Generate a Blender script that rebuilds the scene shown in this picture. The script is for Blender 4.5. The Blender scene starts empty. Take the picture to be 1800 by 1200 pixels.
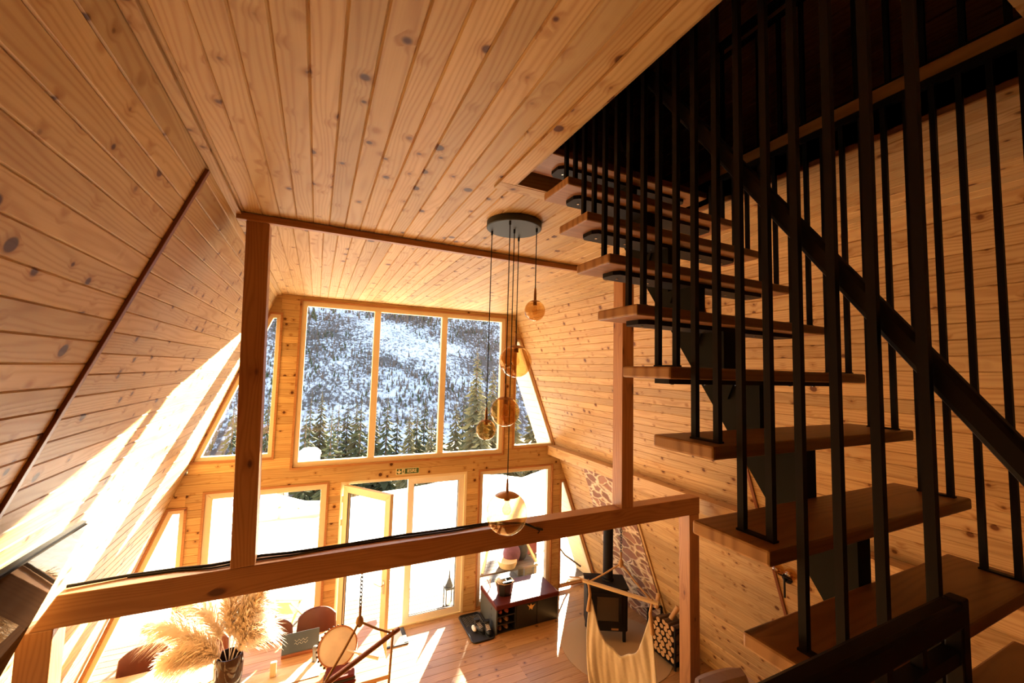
import bpy, bmesh, math, random
from mathutils import Vector, Matrix
random.seed(7)
PI = math.pi
SC = bpy.context.scene
COL = SC.collection

# ---------------------------------------------------------------- camera, world, sun, exposure
cam_d = bpy.data.cameras.new('camera')
cam = bpy.data.objects.new('camera', cam_d)
COL.objects.link(cam)
SC.camera = cam
cam_d.sensor_width = 36.0
cam_d.lens = 715.23 / 1800 * 36
cam_d.clip_start = 0.02
cam_d.clip_end = 2000
r_ = Vector((0.90163294, -0.43162484, 0.02753251))
u_ = Vector((-0.05536568, -0.05205126, 0.99710847))
f_ = Vector((0.42894368, 0.9005502, 0.07082833))
M = Matrix((r_, u_, -f_)).transposed().to_4x4()
M.translation = Vector((0, 0, 4.21))
cam.matrix_world = M

SUN_DIR = Vector((-0.66, -1.0, -0.405)).normalized()      # the way the light travels
world = bpy.data.worlds.new('world')
SC.world = world
world.use_nodes = True
wn = world.node_tree
wn.nodes.clear()
wo = wn.nodes.new('ShaderNodeOutputWorld')
wb = wn.nodes.new('ShaderNodeBackground')
sky = wn.nodes.new('ShaderNodeTexSky')
sky.sky_type = 'NISHITA'
sky.sun_disc = False
sky.sun_elevation = math.asin(-SUN_DIR.z)
sky.sun_rotation = math.atan2(-SUN_DIR.x, -SUN_DIR.y)
sky.air_density = 1.0
sky.dust_density = 0.6
sky.ozone_density = 1.0
wb.inputs['Strength'].default_value = 0.27
hs = wn.nodes.new('ShaderNodeHueSaturation')      # thin winter haze: a paler sky
hs.inputs['Saturation'].default_value = 0.72
wn.links.new(sky.outputs[0], hs.inputs['Color'])
wn.links.new(hs.outputs[0], wb.inputs[0])
wn.links.new(wb.outputs[0], wo.inputs[0])

sun_d = bpy.data.lights.new('sun', 'SUN')
sun_d.energy = 34.0
sun_d.angle = math.radians(0.6)
sun_d.color = (1.0, 0.86, 0.62)
sun = bpy.data.objects.new('sun', sun_d)
COL.objects.link(sun)
sun.rotation_euler = SUN_DIR.to_track_quat('-Z', 'Y').to_euler()

def portal(x, z, w, h):
    l = bpy.data.lights.new('window_portal', 'AREA')      # only tells the sampler where the sky comes in
    l.shape = 'RECTANGLE'
    l.size = w
    l.size_y = h
    l.cycles.is_portal = True
    o = bpy.data.objects.new('window_portal', l)
    COL.objects.link(o)
    o.location = (x, 7.24, z)
    o.rotation_euler = (-PI / 2, 0, 0)
portal(1.45, 3.95, 5.9, 2.5)
portal(1.45, 1.2, 7.9, 2.4)

vs = SC.view_settings
SC.display_settings.display_device = 'sRGB'
vs.view_transform = 'Standard'
vs.look = 'None'
vs.gamma = 1.0
vs.use_curve_mapping = False
vs.exposure = 1.33
cy = SC.cycles
cy.max_bounces = 10
cy.diffuse_bounces = 4
cy.glossy_bounces = 4
cy.transmission_bounces = 8
cy.transparent_max_bounces = 24
cy.caustics_reflective = False
cy.caustics_refractive = False
cy.sample_clamp_indirect = 8.0
cy.use_denoising = True

# ---------------------------------------------------------------- materials
MATS = {}
def newmat(name):
    m = bpy.data.materials.new(name)
    m.use_nodes = True
    m.node_tree.nodes.clear()
    return m, m.node_tree.nodes, m.node_tree.links

def pbr(name, col, rough=0.5, metal=0.0, spec=0.5, noise=0.0, nscale=20.0, bump=0.0, sss=0.0):
    m, N, L = newmat(name)
    out = N.new('ShaderNodeOutputMaterial')
    b = N.new('ShaderNodeBsdfPrincipled')
    b.inputs['Base Color'].default_value = (*col, 1)
    b.inputs['Roughness'].default_value = rough
    b.inputs['Metallic'].default_value = metal
    b.inputs['Specular IOR Level'].default_value = spec
    if noise or bump:
        tc = N.new('ShaderNodeTexCoord')
        nz = N.new('ShaderNodeTexNoise')
        nz.inputs['Scale'].default_value = nscale
        nz.inputs['Detail'].default_value = 4
        L.new(tc.outputs['Object'], nz.inputs['Vector'])
        if noise:
            mx = N.new('ShaderNodeMix'); mx.data_type = 'RGBA'
            mx.inputs[6].default_value = (*[c * (1 - noise) for c in col], 1)
            mx.inputs[7].default_value = (*[min(1, c * (1 + noise)) for c in col], 1)
            L.new(nz.outputs['Fac'], mx.inputs[0])
            L.new(mx.outputs[2], b.inputs['Base Color'])
        if bump:
            bp = N.new('ShaderNodeBump')
            bp.inputs['Strength'].default_value = bump
            bp.inputs['Distance'].default_value = 0.01
            L.new(nz.outputs['Fac'], bp.inputs['Height'])
            L.new(bp.outputs[0], b.inputs['Normal'])
    L.new(b.outputs[0], out.inputs[0])
    MATS[name] = m
    return m

def wood(name, light, dark, knot, rough=0.4, var=0.16, knots=0.5, ring=0.4, ku=8.0, kv=8.0, spec=0.5, coat=0.0):
    """pine / oak: UV u runs along the grain in metres, v across it; 'rnd' differs per board"""
    m, N, L = newmat(name)
    out = N.new('ShaderNodeOutputMaterial')
    b = N.new('ShaderNodeBsdfPrincipled')
    b.inputs['Roughness'].default_value = rough
    b.inputs['Specular IOR Level'].default_value = spec
    b.inputs['Coat Weight'].default_value = coat
    b.inputs['Coat Roughness'].default_value = 0.25
    uv = N.new('ShaderNodeUVMap'); uv.uv_map = 'UVMap'
    at = N.new('ShaderNodeAttribute'); at.attribute_name = 'rnd'
    sep = N.new('ShaderNodeSeparateXYZ'); L.new(uv.outputs[0], sep.inputs[0])
    def math_(op, a, bb, clamp=False):
        n = N.new('ShaderNodeMath'); n.operation = op; n.use_clamp = clamp
        for i, x in enumerate((a, bb)):
            if x is None: continue
            if isinstance(x, (int, float)): n.inputs[i].default_value = x
            else: L.new(x, n.inputs[i])
        return n.outputs[0]
    shift = math_('MULTIPLY', at.outputs['Fac'], 53.7)
    u = math_('ADD', sep.outputs[0], shift)
    v = math_('ADD', sep.outputs[1], math_('MULTIPLY', at.outputs['Fac'], 17.3))
    def vec(su, sv, w=0.0):
        c = N.new('ShaderNodeCombineXYZ')
        L.new(math_('MULTIPLY', u, su), c.inputs[0])
        L.new(math_('MULTIPLY', v, sv), c.inputs[1])
        c.inputs[2].default_value = w
        return c.outputs[0]
    def noise(vv, detail=2.0):
        n = N.new('ShaderNodeTexNoise'); n.inputs['Scale'].default_value = 1.0
        n.inputs['Detail'].default_value = detail
        L.new(vv, n.inputs['Vector'])
        return n.outputs['Fac']
    # knots: one candidate per stretched cell
    vo = N.new('ShaderNodeTexVoronoi'); vo.inputs['Scale'].default_value = 1.0
    L.new(vec(ku, kv, 3.3), vo.inputs['Vector'])
    sc = N.new('ShaderNodeSeparateColor'); L.new(vo.outputs['Color'], sc.inputs[0])
    has = math_('LESS_THAN', sc.outputs[0], knots)
    size = math_('MULTIPLY', math_('POWER', sc.outputs[1], 2.0), 0.15)
    d = math_('SUBTRACT', vo.outputs['Distance'], math_('ADD', size, 0.045))
    core = math_('MULTIPLY', math_('SUBTRACT', 1.0, math_('MULTIPLY', d, 16.0), True), has, True)
    halo = math_('MULTIPLY', math_('SUBTRACT', 1.0, math_('MULTIPLY', d, 3.6), True), has, True)
    # rings bend around the knots
    warp = noise(vec(0.9, 7.0), 1.0)
    ph = math_('ADD', math_('MULTIPLY', v, 210.0), math_('MULTIPLY', warp, 46.0))
    ph = math_('ADD', ph, math_('MULTIPLY', halo, 5.0))
    rg = math_('MULTIPLY', math_('ADD', math_('SINE', ph, None), 1.0), 0.5)
    rg = math_('POWER', rg, 2.2)
    fine = noise(vec(5.0, 160.0, 1.1), 2.0)
    blot = noise(vec(1.4, 6.0, 5.0), 2.0)
    fac = math_('ADD', math_('MULTIPLY', rg, ring), math_('MULTIPLY', fine, 0.30))
    fac = math_('ADD', fac, math_('MULTIPLY', math_('SUBTRACT', blot, 0.5), 0.9))
    fac = math_('ADD', fac, math_('MULTIPLY', halo, 0.6), True)
    mx = N.new('ShaderNodeMix'); mx.data_type = 'RGBA'
    mx.inputs[6].default_value = (*light, 1); mx.inputs[7].default_value = (*dark, 1)
    L.new(fac, mx.inputs[0])
    mk = N.new('ShaderNodeMix'); mk.data_type = 'RGBA'
    L.new(core, mk.inputs[0]); L.new(mx.outputs[2], mk.inputs[6])
    mk.inputs[7].default_value = (*knot, 1)
    hv = N.new('ShaderNodeHueSaturation')
    L.new(mk.outputs[2], hv.inputs['Color'])
    wn_ = N.new('ShaderNodeTexWhiteNoise'); wn_.noise_dimensions = '1D'
    L.new(math_('MULTIPLY', at.outputs['Fac'], 911.0), wn_.inputs['W'])
    L.new(math_('ADD', math_('MULTIPLY', wn_.outputs['Value'], 2 * var), 1 - var), hv.inputs['Value'])
    L.new(hv.outputs[0], b.inputs['Base Color'])
    bp = N.new('ShaderNodeBump'); bp.inputs['Strength'].default_value = 0.12; bp.inputs['Distance'].default_value = 0.002
    L.new(rg, bp.inputs['Height']); L.new(bp.outputs[0], b.inputs['Normal'])
    L.new(b.outputs[0], out.inputs[0])
    MATS[name] = m
    return m

PINE = wood('pine_boards', (0.60, 0.415, 0.195), (0.38, 0.195, 0.060), (0.10, 0.034, 0.011), rough=0.45, knots=0.72, spec=0.2, coat=0.0)
PINE_R = wood('pine_boards_knotty', (0.56, 0.365, 0.17), (0.33, 0.16, 0.05), (0.13, 0.045, 0.014), rough=0.48, knots=0.7, spec=0.2)
TIMBER = wood('pine_timber', (0.45, 0.21, 0.075), (0.28, 0.10, 0.030), (0.10, 0.028, 0.010), rough=0.45, knots=0.34, ku=3.0, kv=6.0, var=0.06)
FLOORW = wood('pine_floor', (0.47, 0.255, 0.10), (0.29, 0.12, 0.038), (0.08, 0.026, 0.009), rough=0.42, knots=0.34, coat=0.0)
OAK = wood('oak_tread', (0.36, 0.165, 0.06), (0.20, 0.075, 0.023), (0.07, 0.022, 0.008), rough=0.42, knots=0.18, ku=2.2, kv=5.0, var=0.08)
ENDG_LIT = wood('oak_end_grain_lit', (0.60, 0.34, 0.14), (0.36, 0.17, 0.055), (0.2, 0.08, 0.03), rough=0.5, knots=0.0, ring=0.7, var=0.05)  # end grain; light falling on the tread ends is put into this paler tone
TRIMW = wood('batten_wood', (0.24, 0.075, 0.025), (0.14, 0.042, 0.013), (0.08, 0.025, 0.01), rough=0.4, knots=0.1, var=0.05)
TABLEW = wood('table_wood', (0.62, 0.36, 0.17), (0.38, 0.17, 0.065), (0.10, 0.035, 0.015), rough=0.35, knots=0.3, ku=2.5, kv=4.0)
PALEW = wood('pale_wood', (0.74, 0.56, 0.36), (0.56, 0.38, 0.2), (0.2, 0.1, 0.05), rough=0.55, knots=0.2, var=0.08)
DECKW = wood('deck_wood', (0.15, 0.125, 0.10), (0.09, 0.07, 0.055), (0.06, 0.04, 0.03), rough=0.75, knots=0.25)
REDW = wood('stained_pole', (0.42, 0.16, 0.07), (0.25, 0.075, 0.03), (0.1, 0.03, 0.02), rough=0.35, knots=0.05)
CREAM = pbr('cream_frame', (0.78, 0.66, 0.46), 0.4)
WHITE = pbr('white_frame', (0.82, 0.76, 0.66), 0.35)
CREAMW = pbr('cream_soffit', (0.80, 0.66, 0.42), 0.6, noise=0.06, nscale=3)
BLACK = pbr('black_steel', (0.009, 0.006, 0.005), 0.55, 0.0, 0.2)
GREENBLK = pbr('stringer_steel', (0.011, 0.011, 0.008), 0.65, 0.0, 0.12, noise=0.12, nscale=3)
BLACKM = pbr('black_matt', (0.010, 0.009, 0.009), 0.6)
GREY = pbr('grey_metal', (0.16, 0.16, 0.16), 0.45, 0.3)
CANOPY = pbr('canopy_metal', (0.035, 0.036, 0.035), 0.55, 0.0, 0.3)
STEEL = pbr('bright_steel', (0.7, 0.68, 0.64), 0.25, 1.0)
BRASS = pbr('brass', (0.75, 0.5, 0.2), 0.3, 1.0)
COPPER = pbr('copper_cap', (0.50, 0.27, 0.12), 0.35, 0.6)
CORD = pbr('cord_black', (0.01, 0.01, 0.01), 0.6)
STOVE = pbr('stove_iron', (0.010, 0.008, 0.008), 0.65, spec=0.15, noise=0.1, nscale=30)
STOVEG = pbr('stove_glass', (0.05, 0.035, 0.025), 0.08)
BURG = pbr('burgundy_leather', (0.10, 0.016, 0.011), 0.45, spec=0.15, noise=0.2, nscale=8)
CAB = pbr('cabinet_black', (0.016, 0.016, 0.016), 0.35)
CABSIDE = pbr('cabinet_grey', (0.075, 0.08, 0.08), 0.45)
LEATHER = pbr('brown_leather', (0.115, 0.028, 0.014), 0.42, noise=0.15, nscale=10)
ROPE = pbr('rope', (0.50, 0.30, 0.14), 0.9, noise=0.3, nscale=60)
FABRIC = pbr('sling_cotton', (0.62, 0.55, 0.46), 0.95, noise=0.10, nscale=40, bump=0.25)
SOFAF = pbr('sofa_fabric', (0.26, 0.17, 0.13), 0.95, noise=0.12, nscale=25, bump=0.2)
LOGB = pbr('log_bark', (0.10, 0.055, 0.03), 0.95, noise=0.4, nscale=25, bump=0.5)
LOGE = pbr('log_end', (0.50, 0.29, 0.13), 0.8, noise=0.2, nscale=30)
STRAW = pbr('straw', (0.70, 0.52, 0.28), 0.9, noise=0.25, nscale=60, bump=0.4)
LINEN = pbr('linen', (0.72, 0.60, 0.44), 0.95, noise=0.12, nscale=30)
def plume_mat(name, col):
    m, N, L = newmat(name)
    out = N.new('ShaderNodeOutputMaterial'); d = N.new('ShaderNodeBsdfDiffuse'); t = N.new('ShaderNodeBsdfTranslucent'); mx = N.new('ShaderNodeMixShader')
    d.inputs[0].default_value = (*col, 1); t.inputs[0].default_value = (*col, 1); mx.inputs[0].default_value = 0.5
    L.new(d.outputs[0], mx.inputs[1]); L.new(t.outputs[0], mx.inputs[2]); L.new(mx.outputs[0], out.inputs[0])
    return m
PAMPAS = plume_mat('pampas', (0.95, 0.86, 0.75))
PAMPAS2 = plume_mat('pampas_brown', (0.82, 0.66, 0.44))
SKIN = pbr('drum_skin', (0.72, 0.58, 0.46), 0.6, noise=0.25, nscale=7)
SLATE = pbr('slate_card', (0.08, 0.11, 0.14), 0.6)
CHALK = pbr('chalk', (0.6, 0.65, 0.68), 0.9)
RED = pbr('red_cloth', (0.12, 0.010, 0.009), 0.85)
REDB = pbr('red_slipper', (0.30, 0.05, 0.03), 0.8)
BROWNS = pbr('brown_slipper', (0.22, 0.10, 0.05), 0.85)
PURPLE = pbr('purple_cloth', (0.16, 0.06, 0.09), 0.9, noise=0.3, nscale=14)
MAROON = pbr('maroon_box', (0.14, 0.025, 0.03), 0.6)
DARKB = pbr('dark_bag', (0.03, 0.025, 0.025), 0.8)
PAPER = pbr('white_cloth', (0.80, 0.76, 0.70), 0.8)
SIGNG = pbr('sign_green', (0.035, 0.09, 0.02), 0.5)
SIGNW = pbr('sign_cream', (0.75, 0.68, 0.45), 0.5)
CANVAS = pbr('canvas', (0.78, 0.66, 0.44), 0.9)
MIRROR = pbr('dark_mirror', (0.014, 0.008, 0.005), 0.02, 0.0, 0.03, nscale=2.2, bump=0.08)
HEARTH = pbr('hearth_plate', (0.42, 0.28, 0.15), 0.4, spec=0.3)
LOFTW = wood('loft_boards', (0.60, 0.32, 0.13), (0.40, 0.18, 0.06), (0.06, 0.02, 0.01), rough=0.5, knots=0.4)
MATB = pbr('rubber_mat', (0.012, 0.011, 0.011), 0.5)
ROCK = None

def facing_fac(N, L, base):
    lw = N.new('ShaderNodeLayerWeight'); lw.inputs['Blend'].default_value = 0.5
    pw = N.new('ShaderNodeMath'); pw.operation = 'POWER'; pw.inputs[1].default_value = 4.0
    L.new(lw.outputs['Facing'], pw.inputs[0])
    ma = N.new('ShaderNodeMath'); ma.operation = 'MULTIPLY_ADD'; ma.inputs[1].default_value = 0.75; ma.inputs[2].default_value = base; ma.use_clamp = True
    L.new(pw.outputs[0], ma.inputs[0])
    return ma
def glass_pane(name):
    m, N, L = newmat(name)
    out = N.new('ShaderNodeOutputMaterial')
    t = N.new('ShaderNodeBsdfTransparent'); t.inputs[0].default_value = (0.96, 0.97, 0.97, 1)
    g = N.new('ShaderNodeBsdfGlossy'); g.inputs['Roughness'].default_value = 0.0
    mu = facing_fac(N, L, 0.07)
    mx = N.new('ShaderNodeMixShader')
    L.new(mu.outputs[0], mx.inputs[0]); L.new(t.outputs[0], mx.inputs[1]); L.new(g.outputs[0], mx.inputs[2])
    L.new(mx.outputs[0], out.inputs[0])
    return m
PANE = glass_pane('window_glass')

def amber_glass(name, tint, ior=1.5):
    m, N, L = newmat(name)
    out = N.new('ShaderNodeOutputMaterial')
    t = N.new('ShaderNodeBsdfTransparent'); t.inputs[0].default_value = (*tint, 1)
    g = N.new('ShaderNodeBsdfGlossy'); g.inputs['Roughness'].default_value = 0.02; g.inputs[0].default_value = (1, 0.9, 0.75, 1)
    mx = N.new('ShaderNodeMixShader')
    mu = facing_fac(N, L, 0.10); L.new(mu.outputs[0], mx.inputs[0])
    L.new(t.outputs[0], mx.inputs[1]); L.new(g.outputs[0], mx.inputs[2])
    L.new(mx.outputs[0], out.inputs[0])
    return m
AMBER = amber_glass('amber_glass', (0.84, 0.65, 0.38))
CLEAR = amber_glass('bulb_glass', (0.97, 0.90, 0.78))
SMOKE = amber_glass('smoked_glass', (0.30, 0.22, 0.18))

def stone_mat():
    m, N, L = newmat('stone_cladding')
    out = N.new('ShaderNodeOutputMaterial'); b = N.new('ShaderNodeBsdfPrincipled')
    uv = N.new('ShaderNodeUVMap'); uv.uv_map = 'UVMap'
    mp = N.new('ShaderNodeMapping'); mp.inputs['Scale'].default_value = (4.2, 7.0, 1); mp.inputs['Rotation'].default_value = (0, 0, 0.5)
    L.new(uv.outputs[0], mp.inputs[0])
    nz = N.new('ShaderNodeTexNoise'); nz.inputs['Scale'].default_value = 1.3; nz.inputs['Detail'].default_value = 2
    L.new(mp.outputs[0], nz.inputs['Vector'])
    ad = N.new('ShaderNodeMix'); ad.data_type = 'RGBA'; ad.blend_type = 'LINEAR_LIGHT'; ad.inputs[0].default_value = 0.35
    L.new(mp.outputs[0], ad.inputs[6]); L.new(nz.outputs['Color'], ad.inputs[7])
    ve = N.new('ShaderNodeTexVoronoi'); ve.feature = 'DISTANCE_TO_EDGE'; ve.inputs['Scale'].default_value = 1.0; L.new(ad.outputs[2], ve.inputs['Vector'])
    vc = N.new('ShaderNodeTexVoronoi'); vc.inputs['Scale'].default_value = 1.0; L.new(ad.outputs[2], vc.inputs['Vector'])
    cr = N.new('ShaderNodeValToRGB')
    e = cr.color_ramp.elements
    e[0].position = 0.0; e[0].color = (0.22, 0.10, 0.06, 1)
    e[1].position = 1.0; e[1].color = (0.42, 0.21, 0.13, 1)
    x = e.new(0.5); x.color = (0.27, 0.13, 0.10, 1)
    sp = N.new('ShaderNodeSeparateColor'); L.new(vc.outputs['Color'], sp.inputs[0]); L.new(sp.outputs[0], cr.inputs[0])
    mr = N.new('ShaderNodeMapRange'); mr.inputs[1].default_value = 0.02; mr.inputs[2].default_value = 0.15
    L.new(ve.outputs['Distance'], mr.inputs[0])
    mx = N.new('ShaderNodeMix'); mx.data_type = 'RGBA'; mx.inputs[6].default_value = (0.75, 0.58, 0.40, 1)
    L.new(mr.outputs[0], mx.inputs[0]); L.new(cr.outputs[0], mx.inputs[7])
    L.new(mx.outputs[2], b.inputs['Base Color']); b.inputs['Roughness'].default_value = 0.85
    bp = N.new('ShaderNodeBump'); bp.inputs['Strength'].default_value = 0.7; bp.inputs['Distance'].default_value = 0.03
    L.new(mr.outputs[0], bp.inputs['Height']); L.new(bp.outputs[0], b.inputs['Normal'])
    L.new(b.outputs[0], out.inputs[0])
    return m
ROCK = stone_mat()

def snow_mat():
    m, N, L = newmat('snow')
    out = N.new('ShaderNodeOutputMaterial'); b = N.new('ShaderNodeBsdfPrincipled')
    b.inputs['Base Color'].default_value = (0.86, 0.87, 0.90, 1); b.inputs['Roughness'].default_value = 0.7
    tc = N.new('ShaderNodeTexCoord'); nz = N.new('ShaderNodeTexNoise'); nz.inputs['Scale'].default_value = 0.8; nz.inputs['Detail'].default_value = 6
    L.new(tc.outputs['Object'], nz.inputs['Vector'])
    bp = N.new('ShaderNodeBump'); bp.inputs['Strength'].default_value = 0.5; bp.inputs['Distance'].default_value = 0.2
    L.new(nz.outputs['Fac'], bp.inputs['Height']); L.new(bp.outputs[0], b.inputs['Normal'])
    L.new(b.outputs[0], out.inputs[0])
    return m
SNOW = snow_mat()

def hill_mat():
    m, N, L = newmat('hill_snow_brush')
    out = N.new('ShaderNodeOutputMaterial'); b = N.new('ShaderNodeBsdfPrincipled')
    tc = N.new('ShaderNodeTexCoord')
    def nz(scale, det, sx=1, sy=1, sz=1):
        mp = N.new('ShaderNodeMapping'); mp.inputs['Scale'].default_value = (sx, sy, sz)
        L.new(tc.outputs['Object'], mp.inputs[0])
        n = N.new('ShaderNodeTexNoise'); n.inputs['Scale'].default_value = scale; n.inputs['Detail'].default_value = det; n.inputs['Roughness'].default_value = 0.65
        L.new(mp.outputs[0], n.inputs['Vector']); return n.outputs['Fac']
    a = nz(0.05, 4); c = nz(0.9, 6, 1.8, 1, 1)
    ad = N.new('ShaderNodeMath'); ad.operation = 'ADD'; L.new(a, ad.inputs[0])
    mu = N.new('ShaderNodeMath'); mu.operation = 'MULTIPLY'; mu.inputs[1].default_value = 1.0; L.new(c, mu.inputs[0]); L.new(mu.outputs[0], ad.inputs[1])
    mr = N.new('ShaderNodeMapRange'); mr.inputs[1].default_value = 0.90; mr.inputs[2].default_value = 1.08
    L.new(ad.outputs[0], mr.inputs[0])
    mx = N.new('ShaderNodeMix'); mx.data_type = 'RGBA'
    mx.inputs[6].default_value = (0.86, 0.90, 0.97, 1); mx.inputs[7].default_value = (0.13, 0.105, 0.09, 1)
    L.new(mr.outputs[0], mx.inputs[0]); L.new(mx.outputs[2], b.inputs['Base Color'])
    b.inputs['Roughness'].default_value = 0.9
    L.new(b.outputs[0], out.inputs[0])
    return m
HILL = hill_mat()
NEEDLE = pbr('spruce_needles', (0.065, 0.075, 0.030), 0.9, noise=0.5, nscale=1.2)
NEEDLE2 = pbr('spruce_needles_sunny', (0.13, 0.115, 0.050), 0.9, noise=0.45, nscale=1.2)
BARK = pbr('bark', (0.10, 0.065, 0.04), 0.95)
BRUSHM = pbr('bare_brush', (0.16, 0.12, 0.095), 0.95)
FORESTF = pbr('forest_floor', (0.14, 0.11, 0.08), 0.95, noise=0.5, nscale=0.6)

# ---------------------------------------------------------------- mesh building
class MB:
    def __init__(s):
        s.v = []; s.f = []; s.uv = []; s.r = []; s.mi = []
    def quad(s, p, uv=None, r=None, mi=0):
        i = len(s.v)
        s.v += [tuple(x) for x in p]
        s.f.append(tuple(range(i, i + len(p))))
        if uv is None: uv = [(x[0], x[1]) for x in p]
        s.uv.append(list(uv)); s.r.append(random.random() if r is None else r); s.mi.append(mi)
    def beam(s, p0, p1, w, h, up=(0, 0, 1), r=None, mi=0, off=(0, 0)):
        """a bar of section w (sideways) x h (along up) from p0 to p1; grain along it"""
        p0 = Vector(p0); p1 = Vector(p1)
        d = (p1 - p0); L = d.length; d.normalize()
        up = Vector(up); up = (up - d * up.dot(d)).normalized(); sd = d.cross(up).normalized()
        r = random.random() if r is None else r
        c = [(-w / 2, -h / 2), (w / 2, -h / 2), (w / 2, h / 2), (-w / 2, h / 2)]
        A = [p0 + sd * (a + off[0]) + up * (b + off[1]) for a, b in c]
        B = [x + d * L for x in A]
        i = len(s.v); s.v += [tuple(x) for x in A + B]
        q = 0.0
        for k in range(4):
            n = (k + 1) % 4; e = w if k % 2 == 0 else h
            s.f.append((i + k, i + n, i + 4 + n, i + 4 + k))
            s.uv.append([(0, q), (0, q + e), (L, q + e), (L, q)]); q += e
            s.r.append(r); s.mi.append(mi)
        for fc in ((3, 2, 1, 0), (4, 5, 6, 7)):
            s.f.append(tuple(i + t for t in fc))
            s.uv.append([(0.03 * c[t % 4][1] / max(h, 1e-6), c[t % 4][0] * 0.55) for t in fc]); s.r.append(r); s.mi.append(mi)
    def box(s, lo, hi, axis=None, r=None, mi=0):
        lo = Vector(lo); hi = Vector(hi); d = hi - lo; c = (lo + hi) / 2
        if axis is None: axis = max(range(3), key=lambda k: d[k])
        e = [Vector((1, 0, 0)), Vector((0, 1, 0)), Vector((0, 0, 1))]
        up = 2 if axis != 2 else 1
        sd = 3 - axis - up
        a = c - e[axis] * d[axis] / 2; b = c + e[axis] * d[axis] / 2
        s.beam(a, b, d[sd], d[up], e[up], r, mi)
    def tube(s, path, rad, n=10, cap=True, mi=0, closed=False, r=None):
        P = [Vector(p) for p in path]; m = len(P)
        R = rad if isinstance(rad, (list, tuple)) else [rad] * m
        r = random.random() if r is None else r
        i0 = len(s.v); ref = None; ln = 0; lens = []
        for k in range(m):
            if closed: t = P[(k + 1) % m] - P[k - 1]
            else: t = P[min(k + 1, m - 1)] - P[max(k - 1, 0)]
            t.normalize()
            if ref is None:
                ref = Vector((0, 0, 1)) if abs(t.z) < 0.9 else Vector((1, 0, 0))
            ref = (ref - t * ref.dot(t))
            if ref.length < 1e-6: ref = t.orthogonal()
            ref.normalize(); b = t.cross(ref)
            if k: ln += (P[k] - P[k - 1]).length
            lens.append(ln)
            for j in range(n):
                a = 2 * PI * j / n
                s.v.append(tuple(P[k] + ref * math.cos(a) * R[k] + b * math.sin(a) * R[k]))
        for k in range(m if closed else m - 1):
            k2 = (k + 1) % m
            for j in range(n):
                j2 = (j + 1) % n
                s.f.append((i0 + k * n + j, i0 + k * n + j2, i0 + k2 * n + j2, i0 + k2 * n + j))
                w = 2 * PI * R[k] / n
                s.uv.append([(lens[k], j * w), (lens[k], (j + 1) * w), (lens[k2], (j + 1) * w), (lens[k2], j * w)])
                s.r.append(r); s.mi.append(mi)
        if cap and not closed:
            for k, rev in ((0, True), (m - 1, False)):
                fc = [i0 + k * n + j for j in range(n)]
                if rev: fc.reverse()
                s.f.append(tuple(fc)); s.uv.append([(0, 0)] * n); s.r.append(r); s.mi.append(mi)
    def lathe(s, prof, n=24, c=(0, 0, 0), mi=0, axis=None):
        """prof: (radius, height) pairs turned about z (or axis) through c"""
        c = Vector(c)
        ez = Vector(axis).normalized() if axis is not None else Vector((0, 0, 1))
        ex = ez.orthogonal().normalized() if axis is not None else Vector((1, 0, 0)); ey = ez.cross(ex)
        i0 = len(s.v); r = random.random(); m = len(prof)
        for (R, z) in prof:
            for j in range(n):
                a = 2 * PI * j / n
                s.v.append(tuple(c + ex * R * math.cos(a) + ey * R * math.sin(a) + ez * z))
        for k in range(m - 1):
            for j in range(n):
                j2 = (j + 1) % n
                s.f.append((i0 + k * n + j, i0 + k * n + j2, i0 + (k + 1) * n + j2, i0 + (k + 1) * n + j))
                s.uv.append([(prof[k][1], j / n), (prof[k][1], (j + 1) / n), (prof[k + 1][1], (j + 1) / n), (prof[k + 1][1], j / n)])
                s.r.append(r); s.mi.append(mi)
        for k, rev in ((0, True), (m - 1, False)):
            if prof[k][0] > 1e-4:
                fc = [i0 + k * n + j for j in range(n)]
                if rev: fc.reverse()
                s.f.append(tuple(fc)); s.uv.append([(0, 0)] * n); s.r.append(r); s.mi.append(mi)
    def ball(s, c, R, n=20, m=12, mi=0, sx=1, sy=1, sz=1):
        i0 = len(s.v); r = random.random(); c = Vector(c)
        for k in range(m + 1):
            t = PI * k / m
            for j in range(n):
                a = 2 * PI * j / n
                s.v.append((c.x + R * sx * math.sin(t) * math.cos(a), c.y + R * sy * math.sin(t) * math.sin(a), c.z - R * sz * math.cos(t)))
        for k in range(m):
            for j in range(n):
                j2 = (j + 1) % n
                s.f.append((i0 + k * n + j, i0 + k * n + j2, i0 + (k + 1) * n + j2, i0 + (k + 1) * n + j))
                s.uv.append([(j / n, k / m)] * 4); s.r.append(r); s.mi.append(mi)
    def prism(s, poly, o, ex, ey, ez, depth, mi=0, r=None):
        """2-D polygon in the plane (o; ex, ey) pushed along ez by depth"""
        o = Vector(o); ex = Vector(ex); ey = Vector(ey); ez = Vector(ez)
        r = random.random() if r is None else r
        n = len(poly); i0 = len(s.v)
        for dz in (0, depth):
            for (a, b) in poly: s.v.append(tuple(o + ex * a + ey * b + ez * dz))
        s.f.append(tuple(i0 + k for k in reversed(range(n)))); s.uv.append([poly[k] for k in reversed(range(n))])
        s.f.append(tuple(i0 + n + k for k in range(n))); s.uv.append(list(poly))
        s.r += [r, r]; s.mi += [mi, mi]
        for k in range(n):
            k2 = (k + 1) % n
            s.f.append((i0 + k, i0 + k2, i0 + n + k2, i0 + n + k))
            L = math.hypot(poly[k2][0] - poly[k][0], poly[k2][1] - poly[k][1])
            s.uv.append([(0, 0), (L, 0), (L, depth), (0, depth)]); s.r.append(r); s.mi.append(mi)
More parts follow.
